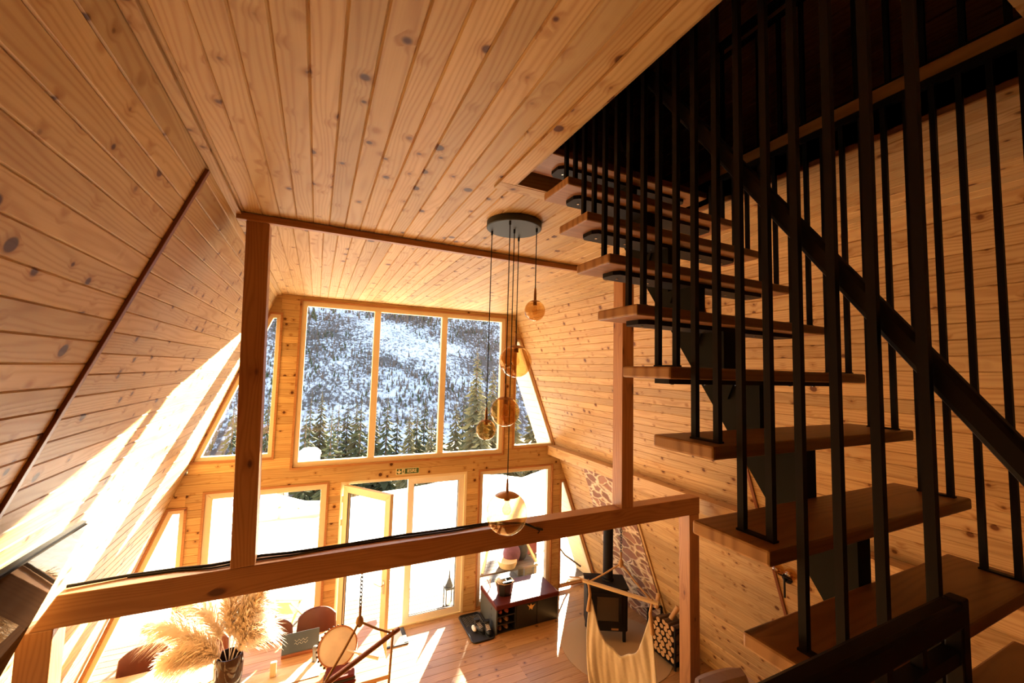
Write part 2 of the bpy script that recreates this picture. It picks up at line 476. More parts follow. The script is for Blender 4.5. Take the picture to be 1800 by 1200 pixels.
    def boards(s, o, U, V, Nn, length, width, bw, breaks=(), d=0.007, c=0.006, phase=0.0, mi=0):
        """tongue-and-groove boards: grain along U, laid side by side along V, V-grooves cut into -N"""
        o = Vector(o); U = Vector(U); V = Vector(V); Nn = Vector(Nn)
        cuts = [0.0] + [b for b in breaks if 0 < b < length] + [length]
        for si in range(len(cuts) - 1):
            u0, u1 = cuts[si], cuts[si + 1]
            v = -((phase + 0.5 * si) % 1.0) * bw
            while v < width:
                a, b = max(v, 0.0), min(v + bw, width)
                if b - a > 2.2 * c:
                    r = random.random()
                    pr = [(a, -d), (a + c, 0), (b - c, 0), (b, -d)]
                    for k in range(3):
                        (va, da), (vb, db) = pr[k], pr[k + 1]
                        P = [o + U * u0 + V * va + Nn * da, o + U * u1 + V * va + Nn * da, o + U * u1 + V * vb + Nn * db, o + U * u0 + V * vb + Nn * db]
                        if U.cross(V).dot(Nn) < 0: P.reverse(); uv = [(u0, vb), (u1, vb), (u1, va), (u0, va)]
                        else: uv = [(u0, va), (u1, va), (u1, vb), (u0, vb)]
                        s.quad(P, uv, r, mi)
                v += bw
    def build(s, name, mats, parent=None, smooth=None, bevel=0.0, at=None):
        me = bpy.data.meshes.new(name)
        o0 = Vector(at) if at is not None else Vector((0, 0, 0))
        me.from_pydata([tuple(Vector(x) - o0) for x in s.v], [], s.f)
        for m in (mats if isinstance(mats, (list, tuple)) else [mats]): me.materials.append(m)
        uvl = me.uv_layers.new(name='UVMap')
        flat = [c for fuv in s.uv for p in fuv for c in (p[0], p[1])]
        uvl.data.foreach_set('uv', flat)
        a = me.attributes.new('rnd', 'FLOAT', 'FACE'); a.data.foreach_set('value', s.r)
        me.polygons.foreach_set('material_index', s.mi)
        if smooth is not None:
            me.polygons.foreach_set('use_smooth', [True] * len(s.f))
            me.update()
            if smooth < 180: me.set_sharp_from_angle(angle=math.radians(smooth))
        me.update(); me.validate()
        ob = bpy.data.objects.new(name, me)
        COL.objects.link(ob)
        ob.location = o0
        if parent is not None:
            ob.parent = parent
            ob.matrix_parent_inverse = Matrix.Translation(-Vector(parent.location)) if parent.type == 'EMPTY' and parent.rotation_euler.z == 0 else parent.matrix_basis.inverted()
        if bevel:
            bv = ob.modifiers.new('bevel', 'BEVEL'); bv.width = bevel; bv.segments = 2; bv.limit_method = 'ANGLE'; bv.angle_limit = math.radians(40)
        return ob

def tag(o, label, cat, group=None, kind=None):
    o['label'] = label; o['category'] = cat
    if group: o['group'] = group
    if kind: o['kind'] = kind
    return o
def thing(name, label, cat, loc=(0, 0, 0), group=None, kind=None):
    o = bpy.data.objects.new(name, None)
    o.empty_display_size = 0.1
    COL.objects.link(o); o.location = loc
    return tag(o, label, cat, group, kind)
def dup(o, parent=None):
    c = o.copy(); COL.objects.link(c)
    if parent is not None: c.parent = parent
    for ch in list(o.children): dup(ch, c)
    return c
V3 = Vector

# ---------------------------------------------------------------- the shell
ZC = 5.259                       # main ceiling
KL, KR = 0.372, 0.387            # how far the sloped walls lean out per metre down
XL = lambda z: -0.576 - KL * (ZC - z)
XR = lambda z: 3.353 + KR * (ZC - z)
nl = math.hypot(1, KL); nr = math.hypot(1, KR)
VL = V3((KL, 0, 1)) / nl; NL = V3((1, 0, -KL)) / nl
VR = V3((-KR, 0, 1)) / nr; NR = V3((-1, 0, -KR)) / nr
YB, YF = -3.0, 7.0
YBEAM = 3.32

b = MB()
b.boards((-2.75, YB, 0), (1, 0, 0), (0, 1, 0), (0, 0, 1), 8.4, 10.12, 0.14, breaks=(2.9, 5.6), d=0.003, c=0.003)
b.box((-2.8, YB, -0.16), (5.7, 7.12, -0.02))
tag(b.build('floor', FLOORW), 'pine plank floor of the room below', 'floor', kind='structure')

# sloped walls: boards run into the room's depth
def slope_wall(name, side, z0, z1, y0, y1, mat, label, breaks, bw=0.112, phase=0.0):
    b = MB()
    if side < 0: o, Vd, Nd, nn = V3((XL(z0), y0, z0)), VL, NL, nl
    else: o, Vd, Nd, nn = V3((XR(z0), y0, z0)), VR, NR, nr
    H = (z1 - z0) * nn
    b.boards(o, (0, 1, 0), Vd, Nd, y1 - y0, H, bw, breaks=[q - y0 for q in breaks], phase=phase)
    q = o - Nd * 0.03                                  # thickness behind the boards
    P = [q, q + V3((0, y1 - y0, 0)), q + V3((0, y1 - y0, 0)) + Vd * H, q + Vd * H]
    b.prism([(0, 0), (y1 - y0, 0), (y1 - y0, H), (0, H)], q, (0, 1, 0), Vd, -Nd, 0.14)
    return tag(b.build(name, mat), label, 'wall', kind='structure')
slope_wall('wall_left', -1, -0.05, ZC + 0.02, YB, YF + 0.1, PINE, 'left sloped wall of varnished knotty pine boards', (2.6,), 0.113)
slope_wall('wall_right', 1, -0.05, ZC + 0.02, YB, YF + 0.1, PINE_R, 'right sloped wall of knotty pine boards', (2.85,), 0.108)
slope_wall('wall_left_loft', -1, ZC + 0.02, 10.5, YB, 3.4, LOFTW, 'left roof slope inside the dark loft', ())
slope_wall('wall_right_loft', 1, ZC + 0.02, 10.5, YB, 3.4, LOFTW, 'right roof slope of boards inside the dark loft', (2.8,))
b = MB(); b.boards((-3.0, YB, -0.1), (1, 0, 0), (0, 0, 1), (0, 1, 0), 9.0, 10.8, 0.12); b.box((-3, YB - 0.15, -0.1), (6, YB - 0.02, 10.7))
tag(b.build('wall_back', LOFTW), 'boarded wall behind the viewer', 'wall', kind='structure')
b = MB(); b.boards((-0.9, 3.3, ZC), (1, 0, 0), (0, 0, 1), (0, -1, 0), 4.6, 5.4, 0.12); b.box((-0.9, 3.32, ZC), (3.7, 3.42, 10.6))
tag(b.build('wall_loft_end', LOFTW), 'end wall of the dark loft beyond the stair opening', 'wall', kind='structure')

# ceiling with the stair opening cut out
OX0, OX1, OY0, OY1 = 0.955, 2.13, 0.37, 2.0
CEIL_T = 0.20                    # thickness up to the loft floor
b = MB()
bwc = 0.1075
def ceil_patch(x0, x1, y0, y1, ph=0.0):
    b.boards((x0, y0, ZC), (0, 1, 0), (1, 0, 0), (0, 0, -1), y1 - y0, x1 - x0, bwc, phase=ph)
xs = -0.62
ceil_patch(xs, OX0, YB, YBEAM)
ceil_patch(OX0, OX1, YB, OY0); ceil_patch(OX0, OX1, OY1, YBEAM); ceil_patch(OX1, 3.42, YB, YBEAM)
ceil_patch(xs, 3.42, YBEAM, 7.1, 0.35)
def slab(x0, x1, y0, y1, z0, z1): b.box((x0, y0, z0), (x1, y1, z1))
slab(xs, OX0, YB, 7.1, ZC + 0.012, ZC + CEIL_T); slab(OX0, OX1, YB, OY0, ZC + 0.012, ZC + CEIL_T)
slab(OX0, OX1, OY1, 7.1, ZC + 0.012, ZC + CEIL_T); slab(OX1, 3.42, YB, 7.1, ZC + 0.012, ZC + CEIL_T)
tag(b.build('ceiling', PINE), 'flat ceiling of knotty pine boards', 'ceiling', kind='structure')

def trim(n, p0, p1, w, h, label, mat=TRIMW, up=(0, 0, 1), off=(0, 0), bevel=0.003):
    b = MB(); b.beam(p0, p1, w, h, up, off=off)
    return tag(b.build(f'trim_{n}', mat, bevel=bevel), label, 'trim', kind='structure')
trim(1, (XL(ZC) + 0.022, YB, ZC - 0.012), (XL(ZC) + 0.022, 7.0, ZC - 0.012), 0.05, 0.022, 'pine moulding where the left wall meets the ceiling', PINE)
p = V3((XL(4.0), 2.6, 4.0)); 
def on_left(z, y, off=0.0): return V3((XL(z), y, z)) + NL * off
def on_right(z, y, off=0.0): return V3((XR(z), y, z)) + NR * off
trim(2, on_left(0.0, 2.6, 0.008), on_left(ZC - 0.03, 2.6, 0.008), 0.034, 0.018, 'thin dark red batten down the left sloped wall', up=NL)
trim(3, on_right(0.0, 2.85, 0.008), on_right(ZC - 0.03, 2.85, 0.008), 0.034, 0.018, 'thin dark batten down the right wall behind the stairs', up=NR)
trim(4, on_right(0.0, 5.0, 0.012), on_right(2.58, 5.0, 0.012), 0.045, 0.026, 'batten on the right wall beside the stone cladding', PINE_R, up=NR)
trim(5, (-0.56, YBEAM, ZC - 0.03), (3.36, YBEAM, ZC - 0.03), 0.045, 0.05, 'long batten crossing the ceiling above the tie beam', TIMBER)
trim(6, (OX0 - 0.055, OY0 - 0.1, ZC - 0.008), (OX0 - 0.055, OY1, ZC - 0.008), 0.09, 0.016, 'flat pine board edging the stair opening on the pendant side', PINE)
trim(7, (OX0 - 0.10, OY1 + 0.045, ZC - 0.008), (OX1 + 0.09, OY1 + 0.045, ZC - 0.008), 0.09, 0.016, 'flat pine board edging the far end of the stair opening', PINE)
trim(8, (OX0, OY1 - 0.008, ZC + 0.09), (OX1, OY1 - 0.008, ZC + 0.09), 0.016, 0.21, 'lining board at the far end of the stair opening', PINE)
trim(9, (OX1 + 0.008, OY0, ZC + 0.085), (OX1 + 0.008, OY1, ZC + 0.085), 0.016, 0.20, 'lining board along the wall side of the stair opening', OAK)
trim(10, (OX0 - 0.008, OY0, ZC + 0.09), (OX0 - 0.008, OY1, ZC + 0.09), 0.016, 0.21, 'lining board on the pendant side of the stair opening', PINE)
trim(11, (OX0, OY0 - 0.01, ZC + 0.12), (OX1, OY0 - 0.01, ZC + 0.12), 0.02, 0.20, 'lining board at the near end of the stair opening', PINE)
trim(12, (OX1 - 0.012, OY0, ZC + 0.172), (OX1 - 0.012, OY1, ZC + 0.172), 0.024, 0.06, 'wooden nosing band under the loft railing', TIMBER)

# loft floor and gallery floor
b = MB(); b.boards((-0.7, YB, ZC + CEIL_T + 0.012), (1, 0, 0), (0, 1, 0), (0, 0, 1), OX0 + 0.7, 6.3, 0.14)
b.boards((OX1, YB, ZC + CEIL_T + 0.012), (1, 0, 0), (0, 1, 0), (0, 0, 1), 3.5 - OX1, 6.3, 0.14)
tag(b.build('floor_loft', LOFTW), 'loft floor at the top of the stairs', 'floor', kind='structure')
b = MB(); b.boards((-2.0, YB, 2.91), (1, 0, 0), (0, 1, 0), (0, 0, 1), 6.4, 3.28, 0.14); b.box((-2.0, YB, 2.70), (4.4, 0.28, 2.895))
tag(b.build('floor_gallery', FLOORW), 'gallery floor at the foot of the stairs', 'floor', kind='structure')

# ---------------------------------------------------------------- timber frame
def timber(name, p0, p1, w, h, label, cat, up=(0, 0, 1)):
    b = MB(); b.beam(p0, p1, w, h, up)
    return tag(b.build(name, TIMBER, bevel=0.006), label, cat, kind='structure')
b = MB()
zb0, zb1, dpt = 2.658, 2.842, 0.15
b.prism([(XL(zb0) + 0.16, zb0), (3.985, zb0), (3.985, zb1), (XL(zb1) + 0.195, zb1)], (0, YBEAM, 0), (1, 0, 0), (0, 0, 1), (0, 1, 0), dpt)
tag(b.build('tie_beam', TIMBER, bevel=0.006), 'long timber beam spanning the room on posts', 'beam', kind='structure')
def lean_post(name, xb, xt, zb, zt, w, label):
    b = MB(); b.beam((xb + w / 2, YBEAM + dpt / 2, zb), (xt + w / 2, YBEAM + dpt / 2, zt), dpt, w, (1, 0, 0))
    return tag(b.build(name, TIMBER, bevel=0.005), label, 'post', kind='structure')
lean_post('timber_post', -0.447, -0.502, zb1, ZC - 0.045, 0.142, 'timber post standing on the left end of the beam up to the ceiling')
lean_post('timber_post', 2.865, 2.855, zb1, ZC - 0.045, 0.15, 'timber post standing on the beam in front of the right wall')
lean_post('timber_post', 3.835, 3.825, 0, zb0, 0.15, 'timber post holding the right end of the beam beside the log rack')
lean_post('timber_post', -1.43, -1.43, 0, zb0, 0.15, 'timber post holding the left end of the beam behind the dark mirror')
b = MB(); b.box((4.14, YB + 0.3, 2.60), (4.325, 6.95, 2.77), axis=1)
tag(b.build('purlin', PINE_R, bevel=0.006), 'pine ledge beam running along the right sloped wall', 'beam', kind='structure')

# ---------------------------------------------------------------- front wall with its windows
YI = 6.96                         # inner face of the boarding
b = MB()
def panel(x0, x1, z0, z1, bw=0.10):
    b.boards((x0, YI, z0), (1, 0, 0), (0, 0, 1), (0, -1, 0), x1 - x0, z1 - z0, bw, d=0.006, c=0.005)
    b.box((x0, YI + 0.008, z0), (x1, 7.14, z1), axis=0)
def panel_poly(poly):
    b.prism(poly, (0, YI, 0), (1, 0, 0), (0, 0, 1), (0, 1, 0), 0.18)
ZT = 2.40                         # top of the lower windows
panel(-1.50, -1.285, 0, ZT); panel(0.245, 0.437, 0, ZT); panel(2.515, 2.752, 0, ZT); panel(4.255, 4.475, 0, ZT)
panel(-1.62, 4.46, ZT, 2.673, 0.137)
panel(-1.50, -0.253, 2.673, 2.83, 0.16); panel(3.185, 4.42, 2.673, 2.755, 0.09)
panel(-0.525, -0.253, 2.83, 5.19); panel(3.185, 3.40, 2.755, 5.19); panel(-0.6, 3.4, 5.19, ZC, 0.07)
panel_poly([(XL(4.95), 4.95), (-0.525, 4.95), (-0.525, 5.2), (XL(5.2), 5.2)]); panel_poly([(3.40, 4.80), (XR(4.8), 4.80), (XR(5.2), 5.2), (3.40, 5.2)])
panel_poly([(XL(2.22), 2.22), (-1.50, 2.22), (-1.50, ZT), (XL(ZT), ZT)]); panel_poly([(4.475, 2.06), (XR(2.06), 2.06), (XR(ZT), ZT), (4.475, ZT)])
tag(b.build('wall_front', PINE), 'boarded studs and band of the glazed gable wall', 'wall', kind='structure')

WN = [0]
def inset(poly, w):
    n = len(poly); out = []
    for k in range(n):
        p0, p1, p2 = V3(poly[k - 1]), V3(poly[k]), V3(poly[(k + 1) % n])
        d1 = (p1 - p0).normalized(); d2 = (p2 - p1).normalized()
        n1 = V3((-d1.y, d1.x)); n2 = V3((-d2.y, d2.x))
        a = p1 + n1 * w; c = p1 + n2 * w
        den = d1.x * d2.y - d1.y * d2.x
        t = ((c - a).x * d2.y - (c - a).y * d2.x) / den if abs(den) > 1e-6 else 0
        q = a + d1 * t
        out.append((q.x, q.y))
    return out
def frame_mb(b, poly, w, y0, y1, mi=0):
    """a closed frame: poly counter-clockwise in (x, z)"""
    inn = inset(poly, w); n = len(poly)
    for k in range(n):
        k2 = (k + 1) % n
        q = [poly[k], poly[k2], inn[k2], inn[k]]
        b.prism(q, (0, y0, 0), (1, 0, 0), (0, 0, 1), (0, 1, 0), y1 - y0, mi)
    return inn
def pane_obj(poly, y, parent):
    g = MB(); g.quad([(x, y, z) for x, z in poly])
    return g.build('pane', PANE, parent)
def window(poly, label, w=0.065, mat=CREAM, mull=(), casing=True):
    WN[0] += 1
    b = MB()
    inn = frame_mb(b, poly, w, 6.985, 7.075)
    root = tag(b.build(f'window_{WN[0]}', mat, bevel=0.004), label, 'window', kind='structure')
    if mull:
        xs_ = [inn[0][0]] + [m for m in mull] + [inn[1][0]]
        z0, z1 = inn[0][1], inn[2][1]
        for m in mull:
            c = MB(); c.box((m - 0.05, 6.98, z0), (m + 0.05, 7.07, z1)); c.build('mullion', mat, root, bevel=0.004)
        for k in range(len(xs_) - 1):
            a = xs_[k] + (0.05 if k else 0); e = xs_[k + 1] - (0.05 if k < len(xs_) - 2 else 0)
            pane_obj([(a, z0), (e, z0), (e, z1), (a, z1)], 7.03, root)
    else:
        pane_obj(inn, 7.03, root)
    if casing:
        c = MB(); frame_mb(c, inset(poly, -0.028), 0.03, 6.945, 6.99)
        c.build('window_casing', TIMBER, root)
    return root
window([(-0.253, 2.673), (3.182, 2.673), (3.182, 5.188), (-0.253, 5.188)], 'large three-pane upper window facing the snowy hillside', 0.075, mull=(0.864, 2.002))
window([(XL(2.84) + 0.02, 2.84), (-0.525, 2.84), (-0.525, 4.95), (XL(4.95) + 0.03, 4.95)], 'slanted upper window against the left sloped wall', 0.055)
window([(3.40, 2.765), (XR(2.765) - 0.02, 2.765), (XR(4.80) - 0.02, 4.80), (3.40, 4.80)], 'slanted upper window against the right sloped wall behind the pendants', 0.04)
window([(-1.285, 0.03), (0.245, 0.03), (0.245, 2.40), (-1.285, 2.40)], 'lower window behind the dining table', 0.085)
window([(2.752, 0.03), (4.255, 0.03), (4.255, 2.385), (2.752, 2.385)], 'lower window behind the black shoe bench', 0.075)
window([(XL(0.03) + 0.05, 0.03), (-1.50, 0.03), (-1.50, 2.22), (XL(2.22) + 0.03, 2.22)], 'slanted lower window at the left wall beside the dining table', 0.06)
window([(4.475, 0.06), (XR(0.06) - 0.05, 0.06), (XR(2.06) - 0.03, 2.06), (4.475, 2.06)], 'narrow slanted lower window beside the stove', 0.035)

# double door: right leaf shut, left leaf swung into the room
b = MB(); frame_mb(b, [(0.437, -0.02), (2.515, -0.02), (2.515, 2.40), (0.437, 2.40)], 0.045, 6.97, 7.09)
tag(b.build('door_frame', CREAM, bevel=0.004), 'cream frame around the double glass door', 'door frame', kind='structure')
def leaf(n, x0, x1, label, mirror):
    """door leaf built in its own plane: x along the leaf from the hinge"""
    w = x1 - x0
    root = thing(f'door_{n}', label, 'door', (0, 0, 0), kind='structure')
    b = MB()
    frame_mb(b, [(0, 0.02), (w, 0.02), (w, 2.36), (0, 2.36)], 0.10, -0.035, 0.035)
    b.build('door_leaf', CREAM if mirror else WHITE, root, bevel=0.004)
    g = MB(); q = [(0.10, 0.12), (w - 0.10, 0.12), (w - 0.10, 2.26), (0.10, 2.26)]
    g.quad([(x, 0.0, z) for x, z in q]); g.build('pane', PANE, root)
    g = MB()
    for yy in (-0.02, 0.02):
        frame_mb(g, [(0.095, 0.115), (w - 0.095, 0.115), (w - 0.095, 2.265), (0.095, 2.265)], 0.012, yy - 0.004, yy + 0.004)
    g.build('seal', BLACKM, root)
    h = MB()
    for zz in (0.25, 1.2, 1.75, 2.1): h.tube([(-0.008, -0.04, zz), (-0.008, -0.04, zz + 0.1)], 0.012, 8)
    h.build('hinge', WHITE, root, smooth=40)
    if mirror:
        h = MB(); h.box((w - 0.065, -0.045, 0.98), (w - 0.035, -0.033, 1.16))
        h.tube([(w - 0.05, -0.045, 1.1), (w - 0.05, -0.09, 1.1), (w - 0.09, -0.095, 1.1), (w - 0.18, -0.095, 1.11)], 0.009, 8)
        h.box((w - 0.065, 0.033, 0.98), (w - 0.035, 0.045, 1.16))
        h.tube([(w - 0.05, 0.045, 1.1), (w - 0.05, 0.09, 1.1), (w - 0.09, 0.095, 1.1), (w - 0.18, 0.095, 1.11)], 0.009, 8)
        h.build('handle', STEEL, root, smooth=40)
    return root
d1 = leaf(1, 0, 0.96, 'glass door leaf swung open into the room', True)
d1.location = (0.505, 6.96, 0); d1.rotation_euler = (0, 0, math.atan2(6.27 - 6.96, 1.04 - 0.505))
d2 = leaf(2, 0, 0.985, 'closed white glass door leaf beside the shoe bench', False)
d2.location = (2.47, 7.03, 0); d2.rotation_euler = (0, 0, PI)

# roof overhang outside
b = MB()
for side in (-1, 1):
    Xf = XL if side < 0 else XR; Nd = NL if side < 0 else NR; Vd = VL if side < 0 else VR; nn = nl if side < 0 else nr
    o = V3((Xf(-0.3), 7.14, -0.3))
    b.boards(o, (0, 1, 0), Vd, Nd, 0.62, 5.9 * nn, 0.14)
    b.prism([(0, 0), (0.62, 0), (0.62, 5.9 * nn), (0, 5.9 * nn)], o - Nd * 0.02, (0, 1, 0), Vd, -Nd, 0.1)
tag(b.build('roof_overhang', CREAMW), 'cream boarded roof overhang outside the gable', 'roof', kind='structure')

# ---------------------------------------------------------------- outside
random.seed(21)
b = MB(); b.boards((-3.5, 7.14, -0.10), (1, 0, 0), (0, 1, 0), (0, 0, 1), 10, 1.25, 0.14); b.box((-3.5, 7.14, -0.3), (6.5, 8.39, -0.115))
tag(b.build('deck', DECKW), 'grey weathered deck outside the glass doors', 'deck', kind='structure')
def terrain(name, x0, x1, y0, y1, nx, ny, fz, mat, label, cat):
    b = MB(); b.v = []; 
    for j in range(ny + 1):
        for i in range(nx + 1):
            x = x0 + (x1 - x0) * i / nx; y = y0 + (y1 - y0) * (j / ny) ** 1.5
            b.v.append((x, y, fz(x, y)))
    for j in range(ny):
        for i in range(nx):
            a = j * (nx + 1) + i
            b.f.append((a, a + 1, a + nx + 2, a + nx + 1)); b.uv.append([(0, 0)] * 4); b.r.append(0.5); b.mi.append(0)
    return tag(b.build(name, mat, smooth=180), label, cat, kind='structure')
def wob(x, y, s): return math.sin(x * s * 1.7 + y * s * 0.6) * math.cos(y * s * 1.1 - x * s * 0.4) + 0.5 * math.sin(x * s * 3.1 + 1.3 + y * s * 2.3)
def z_snow(x, y, e=15.0):
    z = -0.13 + 0.04 * wob(x, y, 0.8)
    if y > 8.2: z += 0.10 * min(1, (y - 8.2) / 1.5) * (1 + wob(x, y, 0.45))
    z -= 0.30 * max(0, y - e + 0.8 * wob(x, 0, 0.5)) ** 1.15
    return z
terrain('snow_ground', -40, 50, 7.2, 30, 90, 60, z_snow, SNOW, 'bright snow lying outside the house', 'snow')
def z_valley(x, y): return -0.6 - min(10, max(0, (y - 18)) * 0.42) + 0.5 * wob(x, y, 0.12) - 1.2
terrain('valley_ground', -80, 120, 21, 90, 60, 30, z_valley, FORESTF, 'brown forest floor in the valley below the snow', 'ground')
def z_hill(x, y):
    t = max(0, y - 75)
    z = -10 + t * 0.47 + 2.2 * wob(x, y, 0.025) + 0.6 * wob(x, y, 0.11) + 0.02 * x
    return z
terrain('hillside', -170, 280, 70, 215, 110, 90, z_hill, HILL, 'snowy hillside dotted with brush across the valley', 'hill')

# bare brush and small conifers far up the hill
b = MB()
for k in range(26000):
    y = 78 + 132 * random.random() ** 0.85; x = random.uniform(-0.25, 0.95) * y
    dens = 0.36 + 0.8 * max(0, (y - 128) / 60) + 0.35 * wob(x, y, 0.045)
    if random.random() > dens: continue
    z = z_hill(x, y); h = random.uniform(0.6, 1.9) * (1.0 if y < 135 else 1.5); w = h * random.uniform(0.10, 0.19)
    mi = 0 if random.random() < 0.72 else 1
    a0 = random.random() * PI
    r = random.random(); n = 4
    top = (x + random.uniform(-0.3, 0.3), y, z + h)
    ring = [(x + w * math.cos(a0 + 2 * PI * q / n), y + w * math.sin(a0 + 2 * PI * q / n), z + h * 0.1) for q in range(n)]
    for q in range(n): b.quad([ring[q], ring[(q + 1) % n], top], [(0, 0)] * 3, r, mi)
tag(b.build('hillside_brush', [BRUSHM, NEEDLE]), 'bare brush and small trees scattered over the far snowy hillside', 'brush', kind='stuff')

def conifer_mesh(seed, levels, per, mat):
    rnd = random.Random(seed); b = MB()
    for k in range(levels):
        t = k / (levels - 1); z = 0.06 + 0.92 * t; L = (1 - t) ** 0.85 * 0.21 + 0.010
        for j in range(per):
            a = 2 * PI * (j + rnd.random() * 0.9) / per + k * 0.7; l = L * rnd.uniform(0.65, 1.15)
            d = V3((math.cos(a), math.sin(a), 0)); sd = V3((-d.y, d.x, 0))
            zz = z + rnd.uniform(-0.015, 0.015)
            p0 = V3((0, 0, zz)); p1 = d * l * 0.55 + V3((0, 0, zz - l * 0.16)); p2 = d * l + V3((0, 0, zz - l * 0.42 + 0.012 * rnd.random()))
            w = l * 0.20
            r = rnd.random()
            b.quad([p0 - sd * w * 0.3, p1 - sd * w, p1 + sd * w, p0 + sd * w * 0.3], None, r)
            b.quad([p1 - sd * w, p2, p1 + sd * w], None, r)
            b.quad([p0 + V3((0, 0, .006)), p1 + V3((0, 0, -w * 1.1)), p2, p1 + V3((0, 0, w * 0.15))], None, r)
    return b
def spruce(seed, mat, levels=24, per=8):
    root = thing('spruce_tree', '', 'tree')
    f = conifer_mesh(seed, levels, per, mat).build('foliage', mat, root)
    t = MB(); t.tube([(0, 0, -0.06), (0, 0, 0.5), (0, 0, 0.97)], [0.016, 0.010, 0.002], 6); t.build('trunk', BARK, root)
    return root
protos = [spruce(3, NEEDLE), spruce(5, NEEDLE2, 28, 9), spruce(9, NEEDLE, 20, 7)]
TREES = [(-0.30, 44, 1.42), (0.68, 48, 1.65), (2.02, 40, 1.01), (3.6, 52, 0.38), (4.12, 42, 1.55), (4.04, 46, 0.58), (6.88, 44, 1.66), (9.08, 40, 1.12), (11.75, 48, 1.04),
 (7.97, 38, 0.76), (9.02, 50, -0.5), (12.08, 32, 6.17), (15.28, 36, 4.75), (13.01, 40, 1.22), (15.84, 46, 1.56), (-3.47, 40, 1.77), (-3.33, 44, 1.0), (7.01, 55, 0.14), (14.76, 52, 0.33),
 (1.33, 36, 0.88), (-0.53, 38, 0.49), (9.49, 36, 0.27), (11.92, 30, 2.84), (12.21, 34, 1.66), (-6.2, 42, 1.3), (18.5, 38, 3.2), (-9.5, 40, 1.8), (22, 40, 3.8)]
used = set()
for k, (x, y, top) in enumerate(TREES):
    zb = z_valley(x, y) - 0.3
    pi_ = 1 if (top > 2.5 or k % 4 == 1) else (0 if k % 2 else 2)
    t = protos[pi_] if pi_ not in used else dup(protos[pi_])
    used.add(pi_)
    h = top - zb
    t.location = (x, y, zb); s = h * (0.80 if top > 2.5 else 0.80)
    t.scale = (s, s, h); t.rotation_euler = (0, 0, random.random() * 6)
    ORDN = 'first second third fourth fifth sixth seventh eighth ninth tenth eleventh twelfth thirteenth fourteenth fifteenth sixteenth seventeenth eighteenth nineteenth twentieth twenty-first twenty-second twenty-third twenty-fourth twenty-fifth twenty-sixth twenty-seventh twenty-eighth'.split()
    rank = sorted(range(len(TREES)), key=lambda q: TREES[q][0] / TREES[q][1]).index(k)
    if k == 11: tag(t, 'tallest sunlit spruce beyond the right pane of the upper window', 'tree', 'spruces beyond the snow')
    elif k == 12: tag(t, 'tall spruce just right of the tallest one, beyond the right pane', 'tree', 'spruces beyond the snow')
    else: tag(t, ('dark spruce', 'olive spruce', 'ragged dark spruce')[pi_] + ' below the snowy hillside, ' + ORDN[rank] + ' tree from the left end of the treeline', 'tree', 'spruces beyond the snow')

# unseen pine added right of the view; its high crown shades the third upper pane
t = thing('sun_blocker_pine', 'tall bare-trunked pine added out of view right of the house to block sun', 'tree', (16.2, 27.0, -3.0))
b = MB(); b.tube([(16.2, 27.0, -3.5), (16.1, 27.0, 5.0), (16.0, 27.0, 14.3)], [0.22, 0.17, 0.05], 9); b.build('trunk', BARK, t, smooth=60)
b = MB(); rp = random.Random(77)
for k in range(2600):
    d_ = V3((rp.gauss(0, 1), rp.gauss(0, 1), rp.gauss(0, 1))).normalized() * rp.random() ** 0.45
    c_ = V3((16.0 + 1.35 * d_.x, 27.0 + 1.35 * d_.y, 12.75 + 2.0 * d_.z)); e_ = V3((rp.gauss(0, 1), rp.gauss(0, 1), rp.gauss(0, 0.6))).normalized(); f_2 = e_.orthogonal().normalized()
    b.quad([c_, c_ + e_ * 0.17 + f_2 * 0.05, c_ + e_ * 0.34, c_ + e_ * 0.17 - f_2 * 0.05])
b.build('crown', NEEDLE, t)

# rail fence and leaning planks out in the snow
fr = thing('rail_fence', 'pale wooden rail fence standing in the snow beyond the lower window', 'fence', (-0.6, 12.9, 0))
for q, (xa, xb_, z0) in enumerate(((-2.6, 1.1, 0.30), (-2.6, 1.1, 0.02))):
    b = MB(); b.beam((xa, 12.9, z0 - 0.05), (xb_, 12.9, z0 + 0.0), 0.05, 0.09); b.build('rail', PALEW, fr)
for xa in (-2.5, -0.7, 1.0):
    b = MB(); b.beam((xa, 12.95, -0.4), (xa, 12.95, 0.5), 0.08, 0.08, (0, 1, 0)); b.build('post', PALEW, fr)
for k in range(6):
    b = MB(); x = -1.75 + 0.2 * k
    b.beam((x * 0.8 - 0.1, 16.0, -0.25), (x * 0.8 - 0.22, 16.25, 1.25 - 0.12 * k), 0.13, 0.03, (0, 1, 0))
    tag(b.build('plank', PALEW), 'pale plank leaning in the snow behind the rail fence', 'plank', 'planks leaning in the snow')
b = MB(); b.beam((-1.0, 16.25, -0.3), (-1.0, 16.25, 1.6), 0.1, 0.1, (0, 1, 0)); tag(b.build('pole', BARK), 'grey upright pole beside the leaning planks outside', 'pole')
b = MB(); b.lathe([(0.02, 0.62), (0.30, 0.58), (0.44, 0.45), (0.46, 0.34), (0.42, 0.30), (0.40, -0.9)][::-1], 20, (-0.07, 20.0, 0.0))
tag(b.build('snow_capped_stump', SNOW, smooth=60), 'round stump capped with snow at the edge of the clearing', 'stump')

